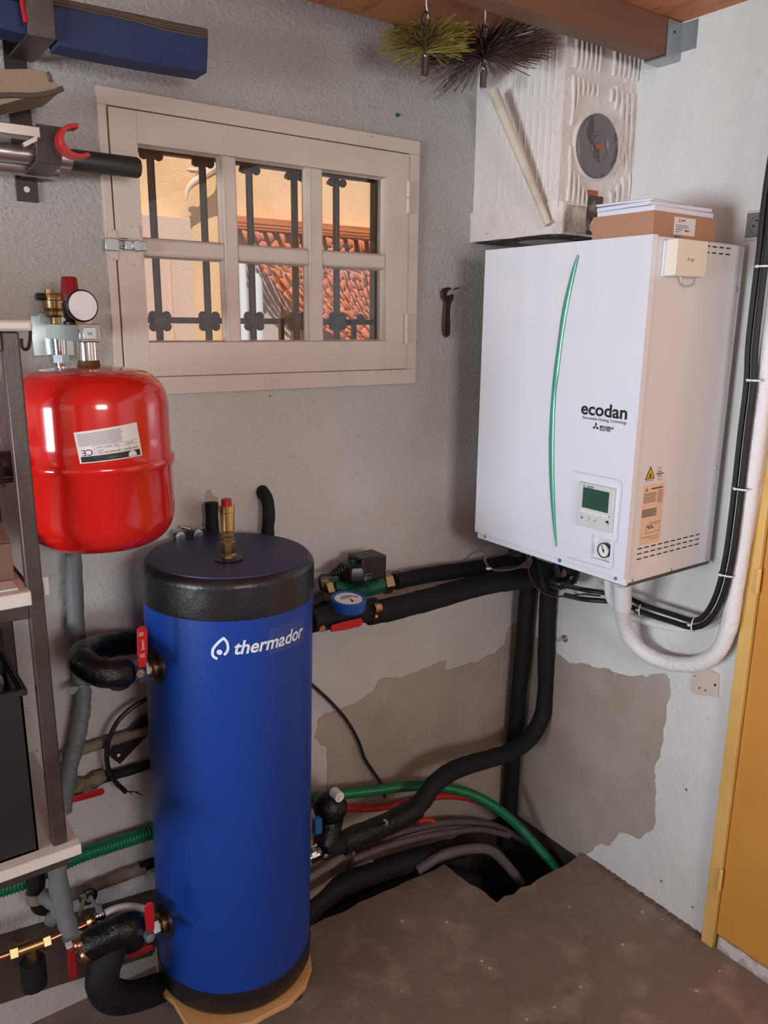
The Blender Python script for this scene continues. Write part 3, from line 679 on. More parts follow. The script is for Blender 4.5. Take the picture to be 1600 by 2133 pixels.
for pts_ in ([(.3, -.10), (.9, -.098), (.95, -.12)], [(.3, -.12), (.95, -.118)], [(.3, -.10), (.3, -.12)]): ribbon(b, [O2+SX*(a*lw)+ZD*c for a, c in pts_], .0008, SN)
obj('print', b, m_print, lab)
tr = [at(1355, 971, y=SY), at(1343.4, 999, y=SY), at(1363.5, 997, y=SY)]; tri = B()
xm_ = (tr[1].x+tr[2].x)/2; hw = (tr[2].x-tr[1].x)/2; zb2 = (tr[1].z+tr[2].z)/2; zt2 = tr[0].z
poly(tri, [V((xm_-hw, SY, zb2)), V((xm_+hw, SY, zb2)), V((xm_, SY, zt2))], (0, -.0005, 0)); tw = obj('warning_triangle', tri, m_print, un, label='yellow flammable-gas warning triangle')
tri = B(); poly(tri, [V((xm_-hw*.78, SY-.0005, zb2+.0018)), V((xm_+hw*.78, SY-.0005, zb2+.0018)), V((xm_, SY-.0005, zt2-.005))], (0, -.0004, 0)); obj('yellow_field', tri, m_yellow, tw)
b = B(); sph(b, (xm_, SY-.001, zb2+.009), .0032, 8, (1, .3, 1.5)); box(b, (xm_-.006, SY-.0015, zb2+.0035), (xm_+.006, SY-.0009, zb2+.0045)); obj('flame_sign', b, m_print, tw)
b = B()
for py in (978, 986, 996):
    c_ = at(1374, py, y=SY); ribbon(b, [c_+SX*a+ZD*q for a, q in ((-.006, -.004), (.006, -.004), (.006, .005), (-.006, .005), (-.006, -.004))], .001, SN)
ribbon(b, [at(1366, 987, y=SY), at(1382, 985, y=SY)], .002, SN); strips(b, at(1344, 1003, y=SY), SX, ZD, SN, [(0, .03, 0, .0012)]); obj('manual_symbols', b, m_print, un)

# wireless receiver hanging on the side
ry = SY-.034
a0, a1 = at(1413, 496, y=ry), at(1468, 578, y=ry)
rc = thing('wireless_receiver', 'cream wireless receiver box fixed at top of the unit side panel', 'receiver', ((a0.x+a1.x)/2, SY-.015, a1.z))
cov = obj('cover', box(B(), (a0.x, ry, a1.z), (a1.x+.002, SY-.006, a0.z)), m_cream, rc, bevel=.0015)
obj('back_plate', box(B(), (a0.x-.004, SY-.006, a1.z-.001), (a1.x, SY-.0008, a0.z-.003)), m_white, rc)
b = B(); three_diamonds(b, at(1434, 540, y=ry), .005, SX, ZD, SN); strips(b, at(1439, 541, y=ry), SX, ZD, SN, [(0, .013, 0, .0018), (0, .011, -.0032, .0016)]); obj('mark', b, m_greyprint, cov)['kind'] = 'stuff'
b = B(); tube(b, [at(x, y, y=SY-.006) for x, y in ((1418, 572), (1419, 588), (1430, 596), (1446, 592), (1453, 574))], .0022, n=8); obj('cable_loop', b, m_clear, rc)

# carton and booklets on top
bx0, bx1, by0, by1, bz0 = -.36, -.123, -.684, -.515, 1.9175
bz1 = at(1358, 438, x=-.36).z
pk = thing('cardboard_box', 'flat brown cardboard box lying on top of the white unit', 'box', ((bx0+bx1)/2, (by0+by1)/2, bz0))
obj('carton', box(B(), (bx0, by0, bz0), (bx1, by1, bz1)), m_card, pk, bevel=.0015)
obj('flap', box(B(), (bx0-.001, by0+.002, bz1-.012), (bx0+.001, by1-.002, bz1)), m_card, pk)
s0, s1 = at(1406, 451, y=by0), at(1446, 493, y=by0)
sl_ = obj('shipping_label', box(B(), (s0.x, by0-.0006, s1.z), (s1.x, by0, s0.z)), m_label, pk)
b = B(); O3 = V((s0.x, by0-.0006, s0.z)); three_diamonds(b, O3+SX*.018-ZD*.008, .005, SX, ZD, SN)
strips(b, O3, SX, ZD, SN, [(.026, .040, -.008, .003), (.006, .05, -.018, .0015), (.006, .055, -.022, .0015), (.006, .03, -.027, .002), (.006, .022, -.032, .0018), (.04, .055, -.03, .004)]); box(b, O3+SX*.005-ZD*.045, O3+SX*.028-ZD*.040+SN*.0006); obj('print', b, m_greyprint, sl_)
zc_ = bz1+.0003
def booklet(z0, th, dx, dy, rot, lx, ly, lab_, m=m_paper, m2=m_paper2):
    R_ = Matrix.Rotation(rot, 4, 'Z'); c_ = V(((bx0+bx1)/2+dx, (by0+by1)/2+dy, 0))
    t = thing('booklet', lab_, 'booklet', (c_.x, c_.y, z0), group=None)
    def part(nm, u0, v0, w0, u1, v1, w1, mm):
        b = B(); box(b, (u0, v0, w0), (u1, v1, w1)); b.transform(Matrix.Translation((c_.x, c_.y, z0)) @ R_); return obj(nm, b, mm, t, bevel=.0006)
    part('pages', -lx/2+.001, -ly/2+.001, .0008, lx/2-.001, ly/2-.001, th-.0008, m)
    part('cover', -lx/2, -ly/2, th-.0008, lx/2, ly/2, th, m2); part('cover', -lx/2, -ly/2, 0, lx/2, ly/2, .0008, m2)
    return t
booklet(zc_, .012, .0, -.001, .0, .225, .160, 'white booklet lowest of the stack on the cardboard box')
booklet(zc_+.0125, .009, -.003, .001, -.05, .220, .155, 'white booklet second from bottom of the stack on the cardboard box')
booklet(zc_+.022, .005, -.012, .012, .10, .21, .148, 'thin glossy leaflet topmost on the stack of white booklets')

# ================================================================ cables and hoses on the right wall
def path(pts, x=None, y=None): return [at(p[0], p[1], x=(p[2] if len(p) > 2 else x)) if y is None else at(p[0], p[1], y=(p[2] if len(p) > 2 else y)) for p in pts]
cabs = [(1640, 180), (1612, 340), (1598, 440), (1590, 520), (1578, 620), (1567, 720), (1563, 800), (1551, 900), (1540, 1000), (1531, 1080), (1518, 1170), (1500, 1240), (1475, 1285), (1445, 1300), (1400, 1288), (1340, 1268), (1300, 1250)]
def offs(pts, d):
    out = []
    for i, p in enumerate(pts):
        a, c = pts[max(i-1, 0)], pts[min(i+1, len(pts)-1)]; tx, ty = c[0]-a[0], c[1]-a[1]; L = math.hypot(tx, ty); out.append((p[0]+d*ty/L, p[1]-d*tx/L))
    return out
o = obj('power_cable', tube(B(), [V((-.08, at(*offs(cabs, 7)[0], x=-.08).y, CE))]+path(offs(cabs, 7), x=-.080)+[at(1262, 1252, x=-.086), at(1215, 1248, x=-.12), at(1178, 1240, x=-.20)], .0078, n=10), m_cable); tag(o, 'thick black cable nearest the door on right wall, curving below white unit', 'cable', 'black cables on the right wall')
o = obj('power_cable', tube(B(), [V((-.08, at(*offs(cabs, -7.4)[0], x=-.08).y+.004, CE))]+path(offs(cabs, -7.9), x=-.080)+[at(1262, 1235, x=-.086), at(1215, 1228, x=-.12), at(1178, 1220, x=-.20)], .0072, n=10), m_cable); tag(o, 'black cable beside the unit, left one of the tied pair', 'cable', 'black cables on the right wall')
hp = [(1297, 1215, -.20), (1297, 1250, -.17), (1300, 1300, -.11), (1325, 1345, -.07), (1375, 1376, -.050), (1440, 1384, -.048), (1490, 1362, -.048), (1517, 1310, -.048), (1530, 1240, -.048), (1542, 1160, -.048), (1559, 1040, -.048), (1575, 930, -.048), (1590, 830, -.048), (1605, 720, -.048), (1622, 600, -.048), (1645, 420, -.048)]
b = B(); tube(b, path(hp, x=-.04)+[V((-.048, at(1645, 420, x=-.048).y-.004, CE))], .0215, n=16, wob=.06); o = obj('insulated_hose', b, m_whitewrap); tag(o, 'thick white insulated refrigerant hose looping down from the unit and up the right wall', 'hose')
b = B(); p_ = at(1297, 1250, x=-.17); cyl(b, at(1296, 1212, x=-.205), at(1297, 1262, x=-.165), .0245, n=20); obj('sleeve', b, m_whitepvc, o)
hp2 = [(1266, 1205, -.125), (1271, 1245, -.125), (1288, 1268, -.10), (1308, 1283, -.05), (1340, 1292, -.0135), (1400, 1306, -.0135), (1460, 1305, -.0135), (1505, 1280, -.0135), (1532, 1235, -.0135), (1562, 1150, -.0135), (1586, 1020, -.0135), (1603, 900, -.0135), (1622, 780, -.0135)]
b = B(); tube(b, path(hp2, x=-.02), .0125, n=12, wob=.06); o = obj('insulated_hose', b, m_whitewrap); tag(o, 'thin white insulated hose running behind the thick white one', 'hose')
for i, (px, py, s_) in enumerate(((1337, 1270, .018), (1446, 1301, .018), (1512, 1197, .018), (1543, 1018, .018), (1571, 792, .018), (1590, 555, .018))):
    p_ = at(px, py, x=-.080); q_ = path(cabs, x=-.08); j = min(range(len(q_)), key=lambda k: (q_[k]-p_).length); d = (q_[min(j+1, len(q_)-1)]-q_[max(j-1, 0)]).normalized()
    t = thing('cable_tie', 'white cable tie %s' % ('around the black cables just under the unit corner', 'at the lowest bend of the black cables', 'on the black cables level with the unit bottom', 'on the black cables beside the orange rating label', 'on the black cables beside the middle of the unit', 'topmost on the black cables, near the wall socket')[i], 'cable tie', p_, 'cable ties on the black cables')
    b = B(); s, u = frame_of(d); n_ = 20
    R = []
    for e in (-.0022, .0022): R.append([b.verts.new(p_+d*e+(V((0, -1, 0)) if abs(d.z) > .7 else V((0, 0, 1)))*(.0205*math.cos(2*PI*k/n_))+V((-1, 0, 0))*(.0125*math.sin(2*PI*k/n_))) for k in range(n_)])
    rings(b, R, caps=False); obj('strap', b, m_whitetie, t)
    b = B(); h_ = p_+V((-.014, .0, 0))+V((0, .006, 0)); box(b, h_-V((.003, .004, .003)), h_+V((.003, .004, .003))); obj('head', b, m_whitetie, t, bevel=.001)

# wall socket
s0, s1 = at(1558, 446, x=0), at(1640, 500, x=0)
sk = thing('wall_socket', 'old grey wall socket in a white surround near upper right edge', 'socket', (0, -.76, 1.93))
yc0 = at(1557, 470, x=0).y; z1_, z0_ = at(1562, 440, x=0).z, at(1558, 503, x=0).z
obj('surround', box(B(), (-.006, yc0, z0_), (0, yc0-.095, z1_)), m_paint, sk, bevel=.002)
pl_ = obj('plate', box(B(), (-.012, yc0-.003, z0_+.008), (-.006, yc0-.085, z1_-.006)), m_socket, sk, bevel=.002)
cc_ = V((-.0125, yc0-.032, (z0_+z1_)/2)); b = B(); lathe(b, cc_, (-1, 0, 0), [(.024, 0), (.024, .003), (.020, .003), (.019, .0006), (.001, .0006)], 28); obj('well', b, m_socket, pl_)
b = B()
for dy_ in (-.008, .008): cyl(b, cc_+V((-.0005, dy_, -.002)), cc_+V((-.0022, dy_, -.002)), .003, n=8)
cyl(b, cc_+V((-.0005, 0, .01)), cc_+V((-.006, 0, .01)), .0022, n=8); obj('pins', b, m_print, pl_)
# blanking plate
pq = [(1445, 1396), (1473, 1390), (1500, 1405), (1497, 1452), (1452, 1446), (1442, 1436)]
b = B(); poly(b, [at(x, y, x=-.001) for x, y in pq], (-.004, 0, 0)); bp = obj('blanking_plate', b, m_paint, bevel=.001); tag(bp, 'cream junction box cover with small holes on right wall under the white hose', 'cover plate')
for px, py, r_ in ((1490, 1427, .0035), (1457, 1433, .0024), (1470, 1438, .0024), (1448, 1408, .0018)):
    c_ = at(px, py, x=-.005); b = B(); cyl(b, c_, c_+V((-.0008, 0, 0)), r_, n=12); obj('hole', b, m_dark, bp)
# anchor bolt
c_ = at(1178, 1330, x=0); t = thing('anchor_bolt', 'steel anchor bolt with washer sticking out beside the black riser pipe', 'bolt', c_)
b = B(); cyl(b, c_, c_+V((-.003, 0, 0)), .0125, n=20); obj('washer', b, m_steel, t)
b = B(); cyl(b, c_+V((-.003, 0, 0)), c_+V((-.045, 0, 0)), .0042, n=10); obj('stud', b, m_steel, t)
b = B(); hexnut(b, c_+V((-.003, 0, 0)), c_+V((-.010, 0, 0)), .008); obj('nut', b, m_steel, t)

# ================================================================ black insulated pipework
def pipe(name, pts, r, label, m=m_foam, wob=.05, n=18, group=None, k=6):
    b = B(); tube(b, pts, r, n=n, wob=wob, k=k); o = obj(name, b, m, smooth=50); tag(o, label, 'pipe', group); return o
pv1 = [at(1108, 1205, y=-.07), at(1098, 1245, y=-.065), at(1090, 1350, y=-.06), at(1080, 1450, y=-.055), at(1072, 1540, y=-.05), at(1066, 1620, y=-.045), at(1062, 1690, y=-.045), at(1056, 1760, y=-.045)]
pipe('insulated_pipe', pv1, .0275, 'black insulated riser pipe in the corner, left of the two, going straight down')
pv2 = [at(1150, 1180, y=-.16), at(1143, 1230, y=-.15), at(1140, 1300, y=-.15), at(1138, 1380, y=-.15), at(1137, 1440, y=-.15), at(1130, 1490, y=-.155), at(1108, 1532, y=-.165), at(1075, 1560, y=-.175), at(1035, 1576, y=-.185), at(985, 1590, y=-.20), at(940, 1607, y=-.21), at(905, 1634, y=-.22), at(876, 1672, y=-.225), at(838, 1700, y=-.23), at(800, 1720, y=-.235), at(755, 1738, y=-.235), at(700, 1760, y=-.235), at(672, 1770, y=-.235)]
pl2 = pipe('insulated_pipe', pv2, .0285, 'black insulated pipe from unit sweeping left across the corner to the tank bottom')
b = B(); tube(b, [at(868, 1683, y=-.225), at(838, 1700, y=-.23), at(800, 1720, y=-.235), at(755, 1738, y=-.235), at(712, 1757, y=-.235)], .0325, n=16, wob=.08); obj('taped_sleeve', b, m_tape, pl2)
for px, py in ((806, 1716), (679, 1783)):
    c_ = at(px, py, y=-.275); b = B(); hexnut(b, c_+V((0, .014, 0)), c_, .0075); cyl(b, c_, c_+V((0, -.002, 0)), .0035, n=10); obj('nut', b, m_chrome, pl2)
h1 = [at(767, 1277, y=-.17), at(800, 1272, y=-.17), at(850, 1260, y=-.165), at(900, 1247, y=-.155), at(960, 1229, y=-.15), at(1020, 1215, y=-.145), at(1080, 1207, y=-.14), at(1130, 1200, y=-.14), at(1160, 1175, y=-.15), at(1165, 1130, y=-.17)]
pipe('insulated_pipe', h1, .033, 'thick black insulated pipe running left from under the unit to the blue gauge')
h2 = [at(822, 1212, y=-.085), at(880, 1200, y=-.08), at(966, 1187, y=-.075), at(1020, 1178, y=-.07), at(1062, 1168, y=-.075), at(1090, 1150, y=-.10), at(1100, 1100, y=-.2)]
pipe('insulated_pipe', h2, .024, 'thinner black insulated pipe along window wall behind, joined to the green pump')
# bundle under the unit
ub = thing('pipe_connections', 'tangle of black insulated pipe ends entering the white unit from below', 'pipework', at(1150, 1215, y=-.2))
b = B(); tube(b, [V((-.18, -.25, 1.115)), V((-.18, -.25, 1.07)), at(1150, 1215, y=-.22)], .034, n=16, wob=.12); obj('insulated_stub', b, m_tape, ub)
b = B(); tube(b, [V((-.12, -.24, 1.115)), V((-.12, -.22, 1.06)), at(1120, 1205, y=-.16)], .032, n=16, wob=.12); obj('insulated_stub', b, m_foam, ub)
b = B(); corr(b, [V((-.235, -.30, 1.115)), at(1188, 1180, y=-.31), at(1192, 1205, y=-.31), at(1170, 1216, y=-.29), at(1150, 1210, y=-.26)], .020, pitch=.007, depth=.16); obj('corrugated_elbow', b, m_black, ub)
b = B(); cyl(b, V((-.30, -.26, 1.115)), V((-.30, -.26, 1.07)), .016); cyl(b, V((-.30, -.26, 1.085)), V((-.30, -.26, 1.070)), .021, n=6); obj('drain_fitting', b, m_black, ub)
b = B(); cyl(b, V((-.26, -.235, 1.115)), V((-.26, -.235, 1.09)), .014); obj('drain_fitting', b, m_galv, ub)
b = B(); box(b, at(1040, 1192, y=-.13)+V((-.0, 0, -.004)), at(1086, 1184, y=-.13)+V((0, .05, .004))); obj('insulation_offcut', b, m_greycond, ub)
# thin cables below the unit
o = obj('sensor_cable', tube(B(), [at(x, y, y=-.22) for x, y in ((1108, 1150), (1100, 1170), (1075, 1184), (1040, 1188), (1020, 1182), (1010, 1168), (1013, 1157), (1003, 1147), (985, 1152), (968, 1166))], .0028, n=8), m_greycond); tag(o, 'thin grey sensor cable looping under the unit left corner', 'cable')
b = B(); c_ = at(1018, 1184, y=-.222); box(b, c_-V((.006, .004, .003)), c_+V((.006, .004, .003))); obj('tie', b, m_whitetie, o)
o = obj('sensor_wire', tube(B(), [at(x, y, y=-.26) for x, y in ((1097, 1140), (1099, 1175), (1106, 1205), (1122, 1228), (1145, 1241), (1175, 1242), (1210, 1238))]+[at(1250, 1241, x=-.13)], .0028, n=8), mat('dark_red_wire', (70, 26, 28), .5)); tag(o, 'thin dark red wire hanging in a loop below the unit', 'wire')
o = obj('loop_wire', tube(B(), [at(x, y, y=-.05) for x, y in ((815, 1203), (818, 1193), (826, 1190), (835, 1194), (838, 1204))], .0016, n=6), m_black); tag(o, 'small black wire loop beside the pump union', 'wire')

# pump
PY = -.105
pm = thing('circulation_pump', 'green circulation pump with black motor head on the pipe beside the tank', 'pump', at(740, 1235, y=PY))
def P3(px, py, y=PY): return at(px, py, y=y)
b = B(); c_ = P3(738, 1185); k_ = 1/ (F/ (c_-CAM).dot(_f))   # metres per pixel here
lathe(b, c_+V((0, 0, -.030)), (0, 0, 1), [(.044, 0), (.050, .006), (.050, .030), (.045, .044), (.034, .051), (.001, .053)], 8); hd = obj('motor_head', b, m_black, pm, bevel=.004, smooth=30)
b = B(); box(b, c_+V((.0, -.036, -.030)), c_+V((.084, .036, .036))); obj('control_box', b, m_black, hd, bevel=.005)
b = B(); d0 = c_+V((-.036, 0, .006)); 
for i in range(5): cyl(b, d0+V((-.008*i, 0, -.0018*i)), d0+V((-.008*i-.0065, 0, -.0018*i)), .018-.0026*i, n=14)
obj('plug', b, m_black, hd)
b = B(); cyl(b, c_+V((-.008, -.004, .022)), c_+V((-.008, -.004, .0268)), .010); obj('green_button', b, m_pumpgreen, hd)
b = B(); O4 = c_+V((-.006, -.0505, -.022)); box(b, O4+V((.004, 0, .002)), O4+V((.015, -.001, .014))); strips(b, O4, SX, ZD, SN, [(.017, .028, .003, .003), (.017, .028, .008, .003), (.004, .028, .017, .003)]); obj('plate_print', b, m_greycond, hd)
b = B(); lathe(b, P3(738, 1228)+V((0, 0, -.032)), (0, 0, 1), [(.020, 0), (.036, .014), (.045, .030), (.046, .046), (.040, .050)], 24)
tube(b, [P3(690, 1222)+V((0, 0, 0)), P3(738, 1228)+V((0, 0, -.006)), P3(800, 1216)], .024, n=14); vol = obj('pump_body', b, m_pumpgreen, pm)
b = B(); box(b, P3(691, 1214)+V((-.004, -.008, -.012)), P3(691, 1214)+V((.012, .008, .012))); obj('lug', b, m_pumpgreen, vol, bevel=.002)
b = B(); hexnut(b, P3(795, 1217), P3(812, 1214), .031); obj('union_nut', b, m_brass, pm, bevel=.002)
b = B(); hexnut(b, P3(688, 1226), P3(674, 1230), .029); obj('union_nut', b, m_brass, pm, bevel=.002)
b = B(); tube(b, [d0+V((-.036, 0, -.008)), P3(669, 1200), P3(667, 1218), P3(675, 1232), P3(692, 1240), P3(715, 1246)], .0042, n=10); obj('power_lead', b, m_black, pm)
b = B(); tube(b, [at(640, 1262, y=-.12), at(668, 1252, y=-.115), at(684, 1244, y=-.11)], .027, n=14, wob=.15); o = obj('insulated_pipe', b, m_tape); tag(o, 'short black taped pipe stub between the tank and the pump', 'pipe')

# gauge filter and red-levered valve right of the tank
GYY = -.215
gv = thing('gauge_valve', 'valve block with round blue-rimmed gauge and red lever right of the tank', 'valve', at(725, 1290, y=GYY))
b = B(); tube(b, [at(648, 1294, y=GYY), at(690, 1286, y=GYY), at(740, 1276, y=GYY), at(782, 1268, y=GYY)], .030, n=16, wob=.08); obj('insulated_body', b, m_foam, gv)
b = B(); c_ = at(725, 1268, y=GYY-.012); lathe(b, c_, V((0, -.12, 1)), [(.040, 0), (.045, .004), (.046, .028), (.043, .031), (.038, .031), (.037, .027), (.001, .027)], 40); ring_ = obj('blue_rim', b, m_bluecap, gv)
b = B(); AX = V((0, -.12, 1)).normalized(); lathe(b, c_+AX*.0272, AX, [(.0365, 0), (.0365, .0008), (.001, .0008)], 36); dl = obj('dial', b, m_dial, ring_)
u1 = V((1, 0, 0)); v1 = AX.cross(u1).normalized()*1
b = B(); q_ = c_+AX*.0285; b.faces.new([b.verts.new(q_+u1*x+v1*y+AX*.0005) for x, y in ((.012, .016), (.030, .000), (.024, -.004))]); obj('red_needle', b, m_redp, dl)
b = B(); b.faces.new([b.verts.new(q_+u1*(.0-.020*math.cos(a))+v1*(.004+.016*math.sin(a))+AX*.0003) for a in [PI*k/10 for k in range(11)]]); obj('grey_sector', b, mat('dial_grey', (150, 152, 170), .5), dl)
b = B(); box(b, q_+u1*.0-v1*.018, q_+u1*.003-v1*.004+AX*.0006); strips(b, q_, u1, v1, AX, [(-.004, .012, -.021, .0015)]); obj('print', b, m_print, dl)
b = B(); cyl(b, at(778, 1268, y=GYY-.03), at(789, 1266, y=GYY-.03), .0135); sph(b, at(789, 1266, y=GYY-.03), .0125); sph(b, at(783, 1284, y=GYY-.035), .007); obj('brass_plug', b, m_copper, gv)
b = B(); c_ = at(670, 1309, y=GYY-.042); cyl(b, c_+V((0, .03, 0)), c_, .006); hexnut(b, c_, c_+V((0, -.005, 0)), .0095); obj('stem_nut', b, m_copper, gv)
b = B(); p0_, p1_ = at(690, 1307, y=GYY-.040), at(745, 1296, y=GYY-.040); d = (p1_-p0_).normalized(); nn = V((0, -1, 0)).cross(d).normalized()
def lever(p0, p1, w, th, nrm, b=None):
    """rounded flat handle"""
    b = b or B(); d = (p1-p0).normalized(); s = V(nrm).cross(d).normalized(); P = [p0+s*w*.36, p0-s*w*.36]
    L_ = (p1-p0).length
    P += [p0+d*(L_*.35)-s*w*.5]+[p1-d*w*.5+(d*math.cos(a)+s*math.sin(a))*w*.5 for a in [(-PI/2+PI*k/8) for k in range(9)]]+[p0+d*(L_*.35)+s*w*.5]
    poly(b, P, V(nrm)*th); return b
obj('red_lever', lever(at(688, 1309, y=GYY-.042), at(754, 1294, y=GYY-.042), .023, .005, (0, -1, 0)), m_redp, gv, bevel=.0015)
b = B(); box(b, at(668, 1316, y=GYY-.040), at(690, 1303, y=GYY-.034)); obj('lever_arm', b, m_black, gv)

# elbow and taped fitting at lower right of the tank
le = thing('taped_elbow', 'round black taped elbow fitting standing at the lower right of the tank', 'fitting', at(690, 1740, y=-.22))
b = B(); sph(b, at(688, 1681, y=-.20), .047, 24); tube(b, [at(688, 1681, y=-.20), at(688, 1705, y=-.20), at(684, 1735, y=-.215), at(676, 1762, y=-.225)], .036, n=18, wob=.06); obj('taped_body', b, m_tape, le)
b = B(); c_ = at(708, 1661, y=-.245); cyl(b, c_+V((0, .03, 0)), c_, .015, .014); cyl(b, c_, c_+V((0, -.004, 0)), .007, n=10); obj('pale_cap', b, m_label, le)
b = B(); p_ = at(660, 1720, y=-.24); box(b, p_-V((.01, .01, .022)), p_+V((.012, .01, .022))); obj('blue_body', b, mat('blue_fitting', (26, 92, 150), .4), le, bevel=.003)
lv = thing('outlet_valve', 'steel valve with small bolt on the tank lower right outlet', 'valve', at(660, 1785, y=-.24))
b = B(); cyl(b, at(640, 1790, y=-.235), at(668, 1776, y=-.24), .019); hexnut(b, at(648, 1786, y=-.237), at(657, 1781, y=-.238), .024); obj('body', b, m_steel, lv)
b = B(); box(b, at(652, 1795, y=-.27), at(690, 1778, y=-.262)); obj('handle_arm', b, m_black, lv)
b = B(); cyl(b, at(647, 1720, y=-.21), at(647, 1755, y=-.21), .014); o = obj('riser_nipple', b, m_brass); tag(o, 'short brass nipple by the right edge of the tank', 'fitting')

# ================================================================ corner: hoses, conduits, rubble
gh = [(600, 1668, -.085), (660, 1660, -.085), (722, 1653, -.085), (783, 1646, -.085), (845, 1638, -.09), (895, 1637, -.095), (940, 1643, -.105), (986, 1656, -.12), (1036, 1684, -.145), (1085, 1726, -.17), (1126, 1771, -.22), (1152, 1800, -.26), (1168, 1822, -.285)]
b = B(); corr(b, [at(x, y, y=yy) for x, y, yy in gh], .0165, pitch=.0075, depth=.13); o = obj('corrugated_hose', b, m_greenhose, smooth=60); tag(o, 'green corrugated hose arching right of the tank down into the floor pit', 'hose')
rh = [(620, 1672, -.045), (680, 1680, -.045), (740, 1684, -.045), (790, 1682, -.045), (850, 1672, -.045), (905, 1660, -.045), (955, 1659, -.045), (1000, 1670, -.045), (1045, 1692, -.045), (1080, 1722, -.05), (1100, 1760, -.06)]
b = B(); corr(b, [at(x, y, y=yy) for x, y, yy in rh], .0115, pitch=.0055, depth=.10, n=12); o = obj('corrugated_conduit', b, m_redcond, smooth=60); tag(o, 'red corrugated conduit running behind the black pipe under the green hose', 'conduit')
b = B(); corr(b, [at(870, 1712, y=-.10), at(888, 1708, y=-.10), at(903, 1711, y=-.10)], .0085, pitch=.005, n=10); o = obj('corrugated_conduit', b, m_redcond, smooth=60); tag(o, 'short red conduit end poking out below the black pipe', 'conduit')
for i, (pts_, lab_, mm, rr) in enumerate((
    ([(735, 1790, -.12), (800, 1765, -.12), (870, 1745, -.12), (930, 1735, -.11), (1000, 1728, -.10), (1060, 1740, -.12)], 'grey corrugated conduit in the trench, upper one', m_greycond, .011),
    ([(760, 1768, -.07), (830, 1738, -.07), (900, 1718, -.07), (960, 1712, -.07), (1030, 1720, -.07), (1090, 1750, -.09), (1130, 1775, -.12)], 'dusty grey conduit against the wall foot in the trench', m_greycond, .012))):
    b = B(); corr(b, [at(x, y, y=yy) for x, y, yy in pts_], rr, pitch=.005, depth=.08, n=10); o = obj('corrugated_conduit', b, mm, smooth=60); tag(o, lab_, 'conduit')
b = B(); tube(b, [at(x, y, y=yy) for x, y, yy in ((870, 1812, -.16), (930, 1778, -.19), (1010, 1768, -.21), (1050, 1795, -.23), (1085, 1840, -.26))], .016, n=12, wob=.1); o = obj('buried_pipe', b, m_greycond); tag(o, 'dusty pale pipe arching down inside the floor pit', 'pipe')
b = B(); tube(b, [V((-1.05, -.05, -.03)), V((-.98, -.085, .0)), at(700, 1850, y=-.10), at(800, 1810, y=-.11), at(880, 1785, y=-.13), at(960, 1765, y=-.14)], .034, n=14, wob=.12); o = obj('insulated_pipe', b, m_foam); tag(o, 'black insulated pipe lying in the trench along the window wall', 'pipe')
b = B(); tube(b, [V((-1.02, -.06, -.08)), V((-.95, -.08, -.07)), V((-.75, -.10, -.05)), V((-.45, -.11, -.06)), V((-.3, -.16, -.12))], .036, n=14, wob=.12); o = obj('insulated_pipe', b, m_foam); tag(o, 'lower black insulated pipe at the bottom of the trench right of the tank', 'pipe')
for i, pts_ in enumerate((((640, 1832, -.05), (690, 1800, -.05), (730, 1775, -.05)), ((640, 1868, -.09), (700, 1832, -.09), (775, 1795, -.09)))):
    b = B(); tube(b, [at(x, y, y=yy) for x, y, yy in pts_], .012, n=10, wob=.1); o = obj('water_pipe', b, m_oldpipe); tag(o, ('grey water pipe low on the wall right of the tank', 'grey water pipe just above the trench edge right of the tank')[i], 'pipe')
b = B(); p_ = at(728, 1815, y=-.10); box(b, p_-V((.008, .004, .05)), p_+V((.008, .004, .03))); o = obj('pipe_strap', b, m_black); tag(o, 'black upright pipe strap in the trench right of the tank', 'bracket')
b = B(); p_ = at(778, 1772, y=-.10); box(b, p_-V((.055, .02, .014)), p_+V((.045, .02, .014))); b.transform(Matrix.Translation(p_) @ Matrix.Rotation(.1, 4, 'Y') @ Matrix.Translation(-p_)); o = obj('brick_fragment', b, m_block, bevel=.004); tag(o, 'dusty reddish brick fragment under the conduits', 'brick')
for i, (px, py, s_, mm) in enumerate(((1020, 1612, .024, m_rubble), (960, 1612, .020, m_rubble), (1000, 1628, .030, m_mortar))):
    b = B(); p_ = at(px, py, y=-.012); bmesh.ops.create_icosphere(b, subdivisions=3, radius=s_, matrix=Matrix.Translation(p_) @ Matrix.Diagonal((1.9, .55, .8, 1)))
    for v in b.verts: v.co += noise.noise_vector(v.co*30)*.008
    o = obj('mortar_lump', b, mm); o.parent = wall_back
b = B()
for i in range(90):
    x = random.uniform(-.9, -.03); y = random.uniform(-.13, -.01) if x < -.4 else random.uniform(-.36, -.02); s = random.uniform(.010, .028)
    bmesh.ops.create_icosphere(b, subdivisions=1, radius=s, matrix=Matrix.Translation((x, y, -.395+s*.3)) @ Matrix.Rotation(random.random()*3, 4, 'Z') @ Matrix.Diagonal((1.3, 1, .6, 1)))
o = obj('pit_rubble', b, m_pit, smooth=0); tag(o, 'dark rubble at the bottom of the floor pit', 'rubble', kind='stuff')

# lead going down from the tank to the green hose
o = obj('cable', tube(B(), [at(640, 1418, y=-.03), at(652, 1428, y=-.03), at(690, 1463, y=-.03), at(722, 1500, y=-.03), at(745, 1540, y=-.03), at(760, 1580, y=-.03), at(778, 1608, y=-.035), at(792, 1630, y=-.045), at(802, 1660, y=-.04)], .0050, n=10), m_cable); tag(o, 'black cable slanting down the wall right of the tank to green hose', 'cable')

